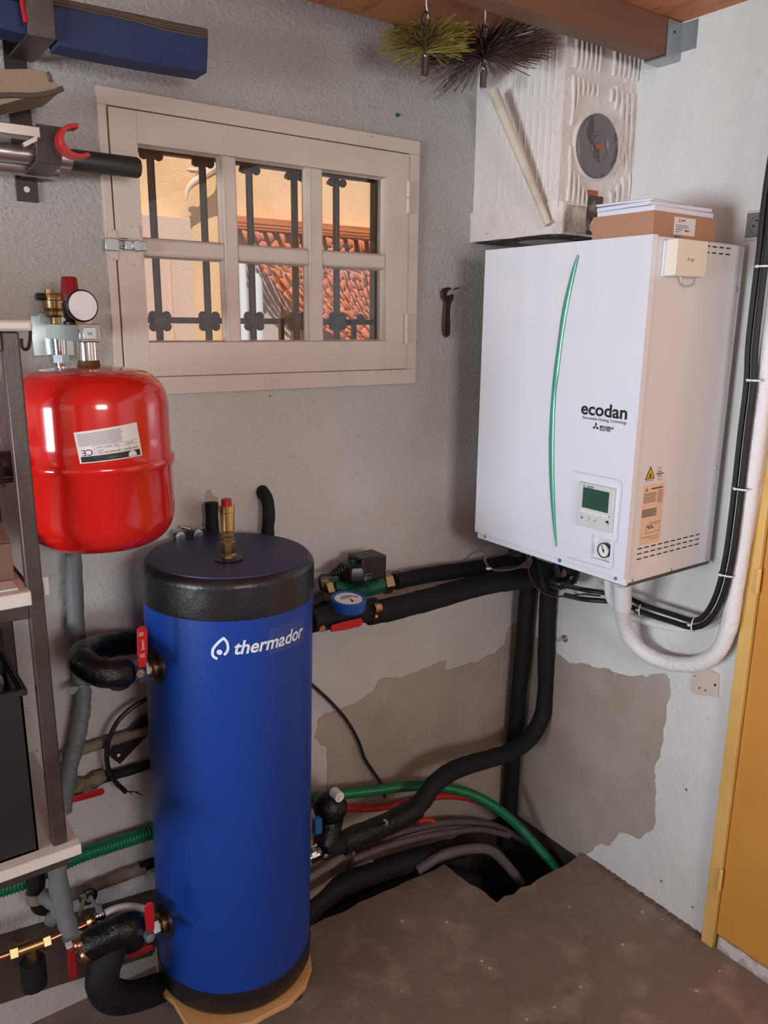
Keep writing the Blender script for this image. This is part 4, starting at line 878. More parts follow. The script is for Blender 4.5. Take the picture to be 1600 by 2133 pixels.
# ================================================================ BUFFER TANK
TX, TY, TR, TZ0, TZ1 = -1.189, -.215, .192, .12, 1.2096
TD = V((.814, -.581, 0)); TM = Matrix.Translation((TX, TY, TZ0+.55)) @ Matrix.Rotation(math.radians(1.2), 4, V((.581, .814, 0))) @ Matrix.Translation((-TX, -TY, -TZ0-.55))
def tilt(b): b.transform(TM); return b
tk = thing('buffer_tank', 'tall blue cylindrical hot water tank with black bands standing on a board', 'tank', (TX, TY, TZ0))
zt1 = 1.1212; zb1 = .1846
obj('jacket', tilt(lathe(B(), (TX, TY, 0), (0, 0, 1), [(TR, zb1-.01), (TR, zt1+.01)], 96)), m_blue, tk)
b = B(); ln = []
for k in range(13):
    a = PI/2*k/12; ln.append((TR-.020+.022*math.cos(a), TZ1-.022+.022*math.sin(a)))
obj('top_band', tilt(lathe(B(), (TX, TY, 0), (0, 0, 1), [(TR-.002, zt1-.003), (TR+.0035, zt1), (TR+.004, zt1+.004), (TR+.002, zt1+.03)]+ln, 96)), m_blackv, tk, smooth=50)
obj('lid', tilt(lathe(B(), (TX, TY, 0), (0, 0, 1), [(TR-.012, TZ1-.006), (TR-.013, TZ1+.0012), (TR-.02, TZ1+.002), (.001, TZ1+.002)], 96)), m_lidblue, tk)
obj('bottom_band', tilt(lathe(B(), (TX, TY, 0), (0, 0, 1), [(TR-.018, TZ0), (TR-.004, TZ0+.004), (TR+.003, TZ0+.018), (TR+.003, zb1), (TR-.002, zb1+.003)], 96)), m_blackv, tk, smooth=50)
def on_tank(px, py, r=TR):
    """point of the (upright) tank surface seen at a photograph pixel"""
    Mi = TM.inverted(); o = Mi @ CAM; d = (Mi @ (CAM+ray(px, py)))-o; ox, oy = o.x-TX, o.y-TY
    A = d.x**2+d.y**2; Bq = ox*d.x+oy*d.y; Cc = ox**2+oy**2-r*r; D = max(Bq*Bq-A*Cc, 0); t = (-Bq-math.sqrt(D))/A; p = o+d*t
    return math.atan2(p.y-TY, p.x-TX), p.z
def wrap(b, th0, z0, r=TR+.0014):
    for v in b.verts:
        th = th0+v.co.x/TR; v.co = V((TX+math.cos(th)*r, TY+math.sin(th)*r, z0+v.co.y))
    return tilt(b)
ta, za = on_tank(485, 1362); tb, zb_ = on_tank(630.5, 1324)
hA = on_tank(504, 1331)[1]-on_tank(502, 1359)[1]
b = text_bm('thermador', (tb-ta)*TR*.97, hA, .024)
for v in b.verts: v.co.x += v.co.y*.22
wrap(b, ta, (za+zb_)/2)
obj('lettering', b, m_logo, tk, smooth=0)
def tank_px(pts): return [(on_tank(*p)[0], on_tank(*p)[1]) for p in pts]
def tribbon(b, pts, wd):
    q = tank_px(pts); q3 = [V(((a-ta)*TR, z-za, 0)) for a, z in q]; q3 = spline(q3, 5); ribbon(b, q3, wd, (0, 0, 1), 0)
b = B(); tribbon(b, [(467, 1328), (456, 1337), (445, 1350), (443, 1360), (445, 1367), (453, 1372)], .0058); tribbon(b, [(466, 1328), (473, 1338), (475, 1349), (473, 1357), (467, 1364)], .0056)
c2 = tank_px([(457.5, 1358)])[0]; rr = .0060
b.faces.new([b.verts.new(((c2[0]-ta)*TR+rr*math.cos(a), c2[1]-za+rr*math.sin(a)*1.0, 0)) for a in [2*PI*k/18 for k in range(18)]])
wrap(b, ta, za); obj('drop_emblem', b, m_logo, tk, smooth=0)
b = B(); f0 = on_tank(560, 1345); f1 = on_tank(633, 1285); n_ = 8
for i in range(n_):
    x0 = (f0[0]-ta)*TR+((f1[0]-f0[0])*TR)*i/n_; x1 = (f0[0]-ta)*TR+((f1[0]-f0[0])*TR)*(i+1)/n_
    b.faces.new([b.verts.new((x, y, 0)) for x, y in ((x0, -.014), (x1, -.014), (x1, .045), (x0, .045))])
wrap(b, ta, za, TR+.0006); obj('sticker_film', b, m_film, tk)
# ports on the left flank
def port(px, py, r0=.030):
    th, z = on_tank(px, py, TR); p = TM @ V((TX+math.cos(th)*TR, TY+math.sin(th)*TR, z)); n_ = (TM.to_3x3() @ V((math.cos(th), math.sin(th), 0))).normalized(); return p, n_
for px, py in ((324, 1388), (343, 1918)):
    p_, n_ = port(px, py)
    b = B(); lathe(b, p_-n_*.004, n_, [(.040, 0), (.039, .007), (.030, .009)], 28); pr_ = obj('rubber_collar', b, m_black, tk)
    b = B(); lathe(b, p_, n_, [(.026, .006), (.027, .016), (.021, .019), (.0205, .036)], 28); obj('brass_port', b, m_brass, pr_)
# safety air vent on the lid
vc = TM @ V((TX+.004, TY-.004, TZ1)); vx = vc
base = at(476, 1163, z=TZ1+.004)
av = obj('air_vent', lathe(B(), (base.x, base.y, TZ1+.002), (0, 0, 1), [(.033, 0), (.034, .003), (.026, .006)], 8), m_blackv, tk)
b = B(); lathe(b, (base.x, base.y, TZ1+.004), (0, 0, 1), [(.019, 0), (.019, .010), (.0165, .013), (.0175, .016), (.0175, .040), (.015, .042)], 8); obj('brass_base', b, m_brass, av, smooth=20)
b = B(); lathe(b, (base.x, base.y, TZ1+.044), (0, 0, 1), [(.013, 0), (.0155, .001), (.0155, .010), (.012, .012), (.0145, .013), (.0145, .022), (.013, .024)], 6); obj('brass_hexes', b, m_brass, av, smooth=20)
ztop = at(476, 1042, x=base.x).z
b = B(); z0_ = TZ1+.068; lathe(b, (base.x, base.y, z0_), (0, 0, 1), [(.014, 0), (.0165, .002), (.0165, ztop-z0_-.028), (.0175, ztop-z0_-.027), (.0175, ztop-z0_-.014), (.016, ztop-z0_-.012)], 28); obj('gold_barrel', b, m_goldbrass, av)
b = B(); lathe(b, (base.x, base.y, ztop-.013), (0, 0, 1), [(.0115, 0), (.0115, .012), (.010, .014), (.001, .014)], 24); obj('red_cap', b, m_redp, av)
# board and block under the tank
bd = [at(x, y, z=TZ0) for x, y in ((360, 2082), (397, 2145), (450, 2138), (520, 2128), (560, 2106), (603, 2085), (636, 2050), (649, 2010))]
pts_ = bd+[V((-.99, -.22, TZ0)), V((-1.05, -.06, TZ0)), V((-1.2, -.03, TZ0)), V((-1.36, -.06, TZ0)), V((-1.40, -.2, TZ0))]
for v in pts_: v.z -= .0045
b = B(); poly(b, pts_, (0, 0, -.0140)); o = obj('base_board', b, m_ply, bevel=.002); tag(o, 'pale plywood board under the foot of the blue tank', 'board')
b = B(); c0_ = at(632, 2075, z=0); box(b, (-1.335, -.325, 0), (-1.065, -.10, TZ0-.0185)); o = obj('support_block', b, m_block, bevel=.004); tag(o, 'dark block carrying the board below the tank', 'block')

# ================================================================ left flank pipework
def ball_valve(name, label, c, ax, lev0, lev1, r=.021, arm=None):
    """levered ball valve: body along ax through c, lever from lev0 to lev1"""
    c, ax = V(c), V(ax).normalized(); t = thing(name, label, 'valve', c)
    b = B(); cyl(b, c-ax*.034, c+ax*.034, r*.86, n=20); hexnut(b, c-ax*.036, c-ax*.020, r*1.12); hexnut(b, c+ax*.020, c+ax*.036, r*1.12); sph(b, c, r*1.02, 16); obj('body', b, m_steel, t)
    return t
# upper valve and its looping pipe
uv_c = at(290, 1396, y=-.30); pU, nU = port(324, 1388)
uv = ball_valve('ball_valve', 'steel ball valve with upright red lever on the upper left of the tank', pU+nU*.060, nU, None, None, .022)
b = B(); c_ = at(293, 1403, y=-.345); hexnut(b, c_+V((0, .012, 0)), c_, .0095); cyl(b, c_, c_+V((0, -.004, 0)), .004, n=10); obj('stem_nut', b, m_chrome, uv)
b = B(); box(b, at(283, 1410, y=-.338), at(303, 1382, y=-.333)); obj('lever_arm', b, m_black, uv)
lvr = obj('red_lever', lever(at(296, 1388, y=-.343), at(295, 1303, y=-.343), .0215, .005, (0, -1, 0)), m_redp, uv, bevel=.0015)
b = text_bm('Smart', .022, None, .01); a_ = at(301, 1353, y=-.3485); onto(b, a_, ZD, V((-1, 0, 0)), SN, .0004); obj('lettering', b, m_orange, lvr, smooth=0)
b = B(); a_ = at(296, 1353, y=-.3485)
for dz_ in (.030, -.016):
    for q in range(3): ribbon(b, [a_+ZD*(dz_+q*.003)-SX*.005, a_+ZD*(dz_+q*.003)+SX*.005], .0012, SN, .0004)
obj('embossed_lines', b, m_orange, lvr)
lp = [pU+nU*.085, at(255, 1402, y=-.315), at(220, 1403, y=-.32), at(190, 1393, y=-.30), at(172, 1378, y=-.265), at(176, 1362, y=-.22), at(200, 1351, y=-.15), at(240, 1343, y=-.10), at(288, 1337, y=-.06), at(322, 1331, y=-.042)]
b = B(); tube(b, lp, .0285, n=18, wob=.07); o = obj('insulated_pipe', b, m_tape, smooth=50); tag(o, 'glossy black insulated pipe looping left of the tank and back behind', 'pipe')

# grey insulated pipe with clamp
gp = [at(152, 1130, y=-.06), at(154, 1200, y=-.06), at(158, 1300, y=-.06), at(166, 1390, y=-.06), at(173, 1440, y=-.06), at(170, 1490, y=-.06), at(160, 1540, y=-.06), at(148, 1590, y=-.06), at(136, 1650, y=-.06), at(133, 1690, y=-.06)]
b = B(); tube(b, gp, .0185, n=16, wob=.14, k=10, rf=lambda i, a, t: .0185*(1+.05*math.sin(i*1.9)*(1 if a/t > .55 else .25))); o = obj('insulated_pipe', b, m_greyfoam, smooth=50); tag(o, 'grey foam-insulated pipe hanging down from behind the red vessel', 'pipe')
cl = thing('pipe_clamp', 'small wire clamp with wing screw on the grey insulated pipe', 'clamp', at(158, 1425, y=-.06))
b = B(); c_ = at(168, 1422, y=-.06)
n_ = 24; b.free(); b = B(); tube(b, [c_+V((math.cos(2*PI*k/12)*.0205, math.sin(2*PI*k/12)*.0205, 0)) for k in range(13)], .0018, n=6, k=3); obj('ring', b, m_galv, cl)
b = B(); c_ = at(155, 1432, y=-.085); cyl(b, c_, c_+V((0, -.01, 0)), .006, n=8); box(b, c_+V((-.014, -.008, -.012)), c_+V((-.002, -.006, .006))); obj('wing_screw', b, m_galv, cl)

# cable with stripped end
cb = obj('cable', tube(B(), [at(x, y, y=-.07) for x, y in ((330, 1450), (306, 1456), (275, 1474), (245, 1503), (227, 1540), (222, 1572), (227, 1605), (240, 1628), (262, 1650))], .0058, n=10), m_cable); tag(cb, 'black cable left of the tank ending in bare stripped wires', 'cable')
b = B()
for e in ((296, 1656), (288, 1650), (275, 1655)): tube(b, [at(261, 1649, y=-.07), at((261+e[0])/2, 1649, y=-.07), at(*e, y=-.07)], .0013, n=6)
obj('stripped_wires', b, m_black, cb)

# wall pipes
def wp(pts, r, label, m=m_oldpipe, y=-.03): return pipe('water_pipe', [at(a, c, y=y) for a, c in pts], r, label, m, wob=.12, n=12)
wp([(100, 1590), (158, 1566), (230, 1543), (310, 1519), (345, 1508)], .0135, 'dusty grey-brown pipe running along the wall, upper one left of tank')
wp([(215, 1620), (260, 1608), (310, 1592), (345, 1581)], .0125, 'dark pipe running along the wall with mossy mortar at its end', m_foam)
b = B(); tube(b, [at(148, 1640, y=-.025), at(180, 1628, y=-.025), at(217, 1617, y=-.025)], .018, n=14, wob=.7); o = obj('mortar_collar', b, mat('mossy_mortar', (132, 124, 100), .95, bump=(50, .006), var=[(20, (84, 84, 62), .45, .65, .9)])); tag(o, 'mossy crumbling mortar around the end of the dark pipe', 'mortar')
o = obj('valve_lever', lever(at(138, 1668, y=-.06), at(217, 1646, y=-.06), .017, .005, (0, -1, 0)), m_redp, bevel=.0015); tag(o, 'dull red valve lever lying along the wall below the mossy mortar', 'lever')
wp([(145, 1866), (200, 1845), (260, 1822), (300, 1808)], .0155, 'thick dusty pipe along the wall below the green hose')
wp([(290, 1808), (320, 1796), (350, 1785)], .0125, 'black pipe end meeting the thick dusty pipe beside the tank', m_foam)
# flat steel bar with hole
b = B(); poly(b, [at(x, y, y=-.035) for x, y in ((300, 1488), (226, 1573), (250, 1592), (330, 1508))], (0, .004, 0)); o = obj('flat_bar', b, m_blacksteel); tag(o, 'dark flat steel bar with a hole slanting from behind the tank', 'bar')
b = B(); c_ = at(247, 1573, y=-.0355); cyl(b, c_, c_+V((0, -.001, 0)), .0042, n=12); obj('hole', b, m_label, o)
# green hose left
b = B(); corr(b, [at(x, y, y=-.05) for x, y in ((-60, 1868), (0, 1853), (60, 1833), (115, 1806), (170, 1781), (240, 1758), (312, 1735), (370, 1717))], .0185, pitch=.0080, depth=.14); o = obj('corrugated_hose', b, m_greenhose, smooth=60); tag(o, 'green corrugated hose running along the wall left of the tank under the shelf', 'hose')

# lower left pipework
g2 = [at(118, 1795, y=-.20), at(122, 1840, y=-.20), at(130, 1885, y=-.205), at(142, 1930, y=-.215), at(150, 1950, y=-.22)]
b = B(); tube(b, g2, .0205, n=16, wob=.12); tube(b, [at(95, 1868, y=-.15), at(118, 1880, y=-.19), at(132, 1900, y=-.205)], .021, n=12, wob=.3); tube(b, [at(106, 1915, y=-.17), at(125, 1908, y=-.20)], .017, n=12, wob=.3)
o = obj('insulated_pipe', b, m_greyfoam, smooth=50); tag(o, 'grey taped insulated pipe going down from below the bottom shelf', 'pipe')
b = B(); cyl(b, at(150, 1947, y=-.225), at(158, 1962, y=-.23), .017); obj('pale_ring', b, m_label, o)
b = B(); tube(b, [at(78, 1800, y=-.10), at(76, 1840, y=-.10), at(74, 1858, y=-.10)], .0195, n=14); tube(b, [at(76, 1873, y=-.10), at(84, 1888, y=-.10), at(100, 1890, y=-.10)], .0185, n=14); o = obj('waste_pipe', b, m_black); tag(o, 'black waste pipe elbow with grey sleeve below the bottom shelf', 'pipe')
b = B(); cyl(b, at(74, 1855, y=-.10), at(76, 1875, y=-.10), .0215); obj('grey_sleeve', b, m_oldpipe, o)
# brass and copper line
YL = -.22
bl = thing('brass_tee', 'brass compression tee with hex nuts at lower left corner', 'fitting', at(70, 1980, y=YL))
b = B(); cyl(b, at(35, 1982, y=YL), at(100, 1958, y=YL), .014); cyl(b, at(65, 1972, y=YL), at(70, 2000, y=YL), .014); obj('tee_body', b, m_brass, bl)
b = B(); hexnut(b, at(18, 1987, y=YL), at(36, 1981, y=YL), .020); obj('hex_nut', b, m_brass, bl, bevel=.001)
b = B(); hexnut(b, at(88, 1962, y=YL), at(104, 1956, y=YL), .020); obj('hex_nut', b, m_brass, bl, bevel=.001)
o = obj('copper_pipe', tube(B(), [at(-40, 2006, y=YL), at(0, 1993, y=YL), at(20, 1986, y=YL)], .0085, n=12), m_copper); tag(o, 'copper pipe entering the brass tee from the left edge', 'pipe')
o = obj('copper_pipe', tube(B(), [at(102, 1957, y=YL), at(130, 1945, y=YL), at(160, 1934, y=YL), at(195, 1918, y=YL)], .0075, n=12), m_copper); tag(o, 'copper pipe between the brass tee and chrome tap', 'pipe')
b = B(); hexnut(b, at(180, 1924, y=YL), at(189, 1920, y=YL), .013); obj('hex_nut', b, m_brass, o)
b = B(); tube(b, [at(68, 2000, y=YL), at(70, 2030, y=YL), at(72, 2052, y=YL)], .027, n=14, wob=.08); o = obj('insulated_pipe', b, m_foam); tag(o, 'short black insulated pipe under the brass tee', 'pipe')
tp = thing('chrome_tap', 'small chrome drain tap joining the white hose', 'tap', at(207, 1905, y=YL-.01))
b = B(); cyl(b, at(197, 1912, y=YL), at(222, 1902, y=YL), .009); sph(b, at(208, 1906, y=YL), .013, 12); cyl(b, at(207, 1905, y=YL), at(210, 1922, y=YL), .006); obj('body', b, m_chrome, tp)
b = B(); cyl(b, at(208, 1900, y=YL), at(204, 1886, y=YL), .007); cyl(b, at(204, 1893, y=YL), at(188, 1868, y=YL), .004); obj('stem', b, m_galv, tp)
b = B(); sph(b, at(184, 1868, y=-.10), .022, 16, (1, .4, 1)); o = obj('pipe_flange', b, m_black); tag(o, 'round black wall flange behind the chrome tap', 'flange'); 
b = B(); cyl(b, at(177, 1864, y=-.12), at(165, 1908, y=-.16), .005, n=8); obj('strut', b, m_oldpipe, o)
b = B(); c_ = at(184, 1871, y=-.118); cyl(b, c_, c_+V((0, -.008, 0)), .006, n=8); obj('screw', b, m_chrome, o)
o = obj('white_hose', tube(B(), [at(x, y, y=-.235) for x, y in ((220, 1902), (240, 1893), (265, 1888), (290, 1890), (312, 1896))], .0085, n=12), m_clear); tag(o, 'short white flexible hose curving from the chrome tap to the tank', 'hose')
# lower valve on the tank
pL, nL = port(343, 1918)
lvv = ball_valve('ball_valve', 'steel ball valve with red lever at lower left of the tank', pL+nL*.058, nL, None, None, .022)
obj('red_lever', lever(at(313, 1938, y=-.345), at(309, 1878, y=-.345), .021, .005, (0, -1, 0)), m_redp, lvv, bevel=.0015)
b = B(); c_ = at(313, 1955, y=-.335); hexnut(b, c_+V((0, .02, 0)), c_, .011); cyl(b, c_, c_+V((0, -.004, 0)), .005, n=10); obj('stem_nut', b, m_galv, lvv)
b = B(); tube(b, [pL+nL*.085, at(270, 1932, y=-.29), at(235, 1945, y=-.28), at(200, 1962, y=-.27), at(186, 1972, y=-.265)], .034, n=18, wob=.07); o = obj('insulated_pipe', b, m_tape); tag(o, 'fat black insulated pipe from lower tank valve to the copper elbow', 'pipe')
b = B(); tube(b, [at(232, 1955, y=-.26), at(226, 1985, y=-.27), at(216, 2020, y=-.28), at(214, 2050, y=-.28), at(232, 2074, y=-.27), at(275, 2076, y=-.23), at(322, 2062, y=-.18), at(345, 2052, y=-.12)], .036, n=18, wob=.06); o = obj('insulated_pipe', b, m_foam); tag(o, 'fat black insulated pipe dropping to floor and bending behind the tank foot', 'pipe')
ce = thing('copper_elbow', 'copper elbow and valve end beside the grey insulated pipe', 'fitting', at(170, 1985, y=-.26))
b = B(); tube(b, [at(160, 1960, y=-.245), at(168, 1975, y=-.25), at(180, 1988, y=-.26)], .016, n=12); sph(b, at(180, 1987, y=-.27), .019, 14); sph(b, at(164, 1968, y=-.27), .014, 12); obj('elbow', b, m_copper, ce)
b = B(); cyl(b, at(156, 1955, y=-.25), at(163, 1968, y=-.25), .020); obj('grey_cap', b, m_greyfoam, ce)
b = B(); box(b, at(139, 1974, y=-.27), at(149, 1964, y=-.255)); obj('white_stop', b, m_label, ce)
obj('red_lever', lever(at(146, 1975, y=-.272), at(153, 2038, y=-.272), .018, .005, (0, -1, 0)), m_darkred, ce, bevel=.0015)
o = obj('valve_lever', lever(at(264, 1990, y=-.235), at(318, 1970, y=-.235), .016, .005, (0, -1, 0)), m_darkred, bevel=.0015); tag(o, 'dark red valve lever under the fat black pipe left of tank', 'lever')

# black stubs and bolted bar above the tank
b = B(); tube(b, [at(446, 1140, y=-.03), at(442, 1090, y=-.03), at(441, 1047, y=-.03)], .0165, n=14, wob=.06); o = obj('insulated_pipe', b, m_foam); tag(o, 'open-ended black insulation stub on wall behind the air vent', 'pipe')
b = B(); tube(b, [at(556, 1140, y=-.04), at(558, 1100, y=-.04), at(560, 1065, y=-.04), at(556, 1040, y=-.03), at(548, 1026, y=-.012), at(545, 1022, y=.01)], .017, n=14, wob=.08); o = obj('insulated_pipe', b, m_foam); tag(o, 'black insulated pipe bending into the wall above the tank right side', 'pipe')
bb = thing('bolted_bar', 'black mounting bar with two steel bolts between red vessel and tank', 'bracket', at(395, 1125, y=-.05))
b = B(); q0, q1 = at(362, 1127, y=-.05), at(430, 1100, y=-.05); box(b, (q0.x, -.056, q0.z), (q1.x, -.050, q1.z)); obj('bar', b, m_black, bb, bevel=.001)
for px, py in ((376, 1118), (413, 1113)):
    c_ = at(px, py, y=-.058); b = B(); lathe(b, c_, (0, -1, 0), [(.0125, 0), (.0125, .002), (.006, .003), (.006, .008), (.001, .008)], 20); obj('washer', b, m_steel, bb)
    b = B(); cyl(b, c_+V((0, .006, 0)), V((c_.x, 0, c_.z+.004)), .004, n=8); obj('stud', b, m_steel, bb)
b = B(); c_ = at(378, 1098, y=-.04); cyl(b, c_, c_+V((.02, .0, -.008)), .0045, n=8); obj('stud', b, m_steel, bb)

# ================================================================ RED EXPANSION VESSEL and its bracket
VX, VY, VR = -1.465, -.245, .1455
vs = thing('expansion_vessel', 'glossy red expansion vessel hanging under the wall bracket', 'vessel', (VX, VY, 1.28))
zT, zB, zM = 1.640, 1.283, 1.458
prof = [(.001, zB)]+[(VR*.60*k/6, zB+.004*(k/6)**2) for k in range(1, 6)]
for k in range(11):
    a = -PI/2+PI/2*k/10; prof.append((VR*.60+VR*.40*math.cos(a), zB+.072+.066*math.sin(a)))
prof += [(VR, zM-.014), (VR+.004, zM-.008), (VR+.0065, zM), (VR+.004, zM+.007), (VR-.001, zM+.012), (VR-.001, zM+.05)]
for k in range(11):
    a = PI/2*k/10; prof.append((VR*.56+VR*.43*math.cos(a), zT-.072+.066*math.sin(a)))
prof += [(VR*.55*(1-k/6), zT-.006+.006*(1-(1-k/6)**2)) for k in range(1, 6)]+[(.001, zT)]
obj('shell', lathe(B(), (VX, VY, 0), (0, 0, 1), prof, 96, caps=False), m_red, vs, smooth=50)
obj('neck_collar', lathe(B(), (VX, VY, zT-.006), (0, 0, 1), [(.024, 0), (.021, .006), (.0195, .016)], 28), mat('rusty_neck', (86, 60, 34), .6, metal=.4), vs)
nzb = .012
obj('neck', lathe(B(), (VX, VY, zT+.006), (0, 0, 1), [(.0175, 0), (.0175, .040)], 28), m_chrome, vs)
# rating label, curved on the shell
def on_cyl(px, py, X, Y, R):
    o = CAM; d = ray(px, py); ox, oy = o.x-X, o.y-Y; A = d.x**2+d.y**2; Bq = ox*d.x+oy*d.y; Cc = ox**2+oy**2-R*R
    t = (-Bq-math.sqrt(max(0, Bq*Bq-A*Cc)))/A; p = o+d*t; return math.atan2(p.y-Y, p.x-X), p.z
qa = [on_cyl(x, y, VX, VY, VR) for x, y in ((153, 901), (284, 879), (296, 948), (167, 966))]
def lab_pt(u, v, off=.0006):
    tp_ = [qa[0][i]*(1-u)+qa[1][i]*u for i in (0, 1)]; bt = [qa[3][i]*(1-u)+qa[2][i]*u for i in (0, 1)]
    th = bt[0]*(1-v)+tp_[0]*v; z = bt[1]*(1-v)+tp_[1]*v; return V((VX+math.cos(th)*(VR+off), VY+math.sin(th)*(VR+off), z))
def lab_quad(b, u0, v0, u1, v1, off, n_=10):
    n_ = max(1, int(n_*(u1-u0)+1)); rows = [[b.verts.new(lab_pt(u0+(u1-u0)*i/n_, v, off)) for i in range(n_+1)] for v in (v0, v1)]
    for i in range(n_): b.faces.new((rows[0][i], rows[0][i+1], rows[1][i+1], rows[1][i]))
b = B(); lab_quad(b, 0, 0, 1, 1, .0006, 16); vl = obj('rating_label', b, m_label, vs, label='tilted white rating label, mounted upside down')
b = B(); lab_quad(b, .03, .03, .97, .21, .0010, 16); obj('black_strip', b, m_print, vl)
b = B()
for i in range(9): lab_quad(b, .04, .90-i*.045, .74-random.random()*.05, .905-i*.045+.012, .0010, 10)
for v_ in (.50, .40, .30, .245): lab_quad(b, .25, v_, .97, v_+.008, .0010, 10)
for u_ in (.25, .62, .80): lab_quad(b, u_, .24, u_+.004, .50, .0010, 1)
for k in range(26): u_ = .28+random.random()*.64; v_ = random.choice((.44, .34, .27)); lab_quad(b, u_, v_, min(u_+.06, .96), v_+.02, .0010, 2)
obj('print', b, m_greyprint, vl)
b = B(); t_ = text_bm('CE', .16, .19)   # the CE mark, upside down like the label
for v in t_.verts: v.co = lab_pt(.22-v.co.x, .42-v.co.y, .0012)
obj('ce_mark', t_, m_print, vl, smooth=0); b.free()
b = B(); vv = [b.verts.new(lab_pt(.83+.07*math.cos(a), .085+.12*max(math.sin(a), -.35), .0014)) for a in [2*PI*k/20 for k in range(20)]]; b.faces.new(vv); obj('white_emblem', b, m_label, vl, smooth=0)
b = B()
for k in range(5): lab_quad(b, .45+k*.03, .10, .47+k*.03, .125, .0013, 1)
obj('strip_print', b, m_greyprint, vl)
# bracket
br = thing('safety_bracket', 'zinc-plated wall bracket arm carrying the red vessel', 'bracket', (VX, 0, 1.65))
p0_, p1_ = at(70, 742, y=0), at(148, 658, y=0)
obj('wall_plate', box(B(), (p0_.x, -.003, p0_.z), (p1_.x, -.0002, p1_.z)), m_steel, br, bevel=.001)
az0, az1 = 1.686, 1.716
obj('arm', box(B(), (VX-.0185, -.262, az0), (VX+.0185, -.003, az1)), m_steel, br, bevel=.001)
b = B(); box(b, (VX-.019, -.266, az0-.002), (VX+.019, -.262, az1+.003)); ec = obj('end_cap', b, m_chrome, br, bevel=.004)
b = B(); box(b, (VX-.012, -.2675, az0+.004), (VX+.012, -.266, az1-.004)); obj('embossed_logo_pad', b, m_steel, ec, bevel=.003)
b = text_bm('W', .010, None, .01); onto(b, V((VX-.005, -.2678, az0+.011)), SX, ZD, SN, .0004); obj('letter', b, m_greyprint, ec, smooth=0)
c_ = at(87, 665, y=-.004); b = B(); lathe(b, c_, (0, -1, 0), [(.0125, 0), (.0125, .002), (.0075, .002), (.0075, .007), (.003, .007)], 20); obj('bolt', b, m_steel, br)
# nipple, nut and grey cap below the arm
ny = at(124, 730, x=VX).y
nip = obj('nipple', lathe(B(), (VX, ny, az0-.052), (0, 0, 1), [(.014, .018), (.0155, .052)], 20), m_chrome, br)
b = B(); hexnut(b, (VX, ny, az0-.050), (VX, ny, az0-.034), .0185); obj('hex_nut', b, m_galv, br)
b = B(); cyl(b, (VX, ny, az0-.064), (VX, ny, az0-.048), .0095); obj('copper_end', b, m_copper, br)
b = B(); lathe(b, (VX, ny, az0-.078), (0, 0, 1), [(.010, 0), (.0165, .004), (.0165, .009), (.012, .014)], 20); obj('grey_cap', b, m_greyfoam, br)
# air vent, safety valve and gauge on the arm
vy = at(118, 680, x=VX).y
va = thing('brass_air_vent', 'brass automatic air vent with black side cap on the bracket arm', 'air vent', (VX, vy, az1))
b = B(); lathe(b, (VX, vy, az1), (0, 0, 1), [(.010, 0), (.010, .014), (.020, .018), (.021, .026), (.018, .029), (.023, .033), (.0235, .048), (.0215, .050), (.0215, .060), (.0195, .063), (.001, .064)], 28); bod = obj('body', b, m_brass, va)
b = B(); cyl(b, (VX-.010, vy, az1+.058), (VX-.010, vy, az1+.071), .007); obj('top_nipple', b, m_brass, va)
b = B(); cyl(b, (VX-.018, vy, az1+.056), (VX-.034, vy-.004, az1+.056), .0075); obj('black_cap', b, m_black, va)
sy_ = at(152, 684, x=VX).y
sv = thing('safety_valve', 'safety valve with dark red knob and black body on the bracket arm', 'valve', (VX, sy_, az1))
b = B(); lathe(b, (VX, sy_, az1), (0, 0, 1), [(.018, 0), (.018, .005), (.012, .009), (.016, .014), (.018, .04), (.014, .045)], 24); obj('body', b, m_blackv, sv)
b = B(); lathe(b, (VX, sy_, az1+.045), (0, 0, 1), [(.0185, 0), (.0195, .016), (.0175, .020), (.0155, .044), (.013, .047), (.001, .047)], 12); obj('red_knob', b, m_darkred, sv, smooth=60)
b = B(); cyl(b, (VX+.004, sy_, az1+.022), (VX+.012, sy_-.03, az1+.022), .011); obj('side_outlet', b, m_blackv, sv)
gyv = at(172, 690, x=VX).y
gz = at(172, 637, y=gyv-.03)
pg = thing('pressure_gauge', 'round pressure gauge with glare painted white on its face beside the red knob', 'gauge', (VX, gyv, az1))
gn = V((.12, -1, .04)).normalized(); gc_ = V((gz.x, gyv-.028, gz.z)); gr2 = .0300
obj('case', lathe(B(), gc_-gn*.010, gn, [(gr2*.7, -.006), (gr2*.98, 0), (gr2, .012), (gr2*.94, .014), (gr2*.90, .012), (.001, .012)], 40), m_blackv, pg)
obj('glare_face', lathe(B(), gc_+gn*.0022, gn, [(gr2*.9, 0), (gr2*.9, .0015), (gr2*.5, .003), (.001, .0036)], 40), mat('gauge_glare', (236, 238, 244), .14, bump=(90, .0012), coat=1), pg)  # white face colour stands in for the glare on the glass
b = B(); cyl(b, gc_-gn*.014, (VX+.008, gyv+.01, gc_.z-.006), .009); cyl(b, (VX+.005, gyv+.008, az1), (VX+.005, gyv+.008, gc_.z), .008); hexnut(b, (VX+.005, gyv+.008, az1), (VX+.005, gyv+.008, az1+.009), .015); obj('stem', b, m_brass, pg)

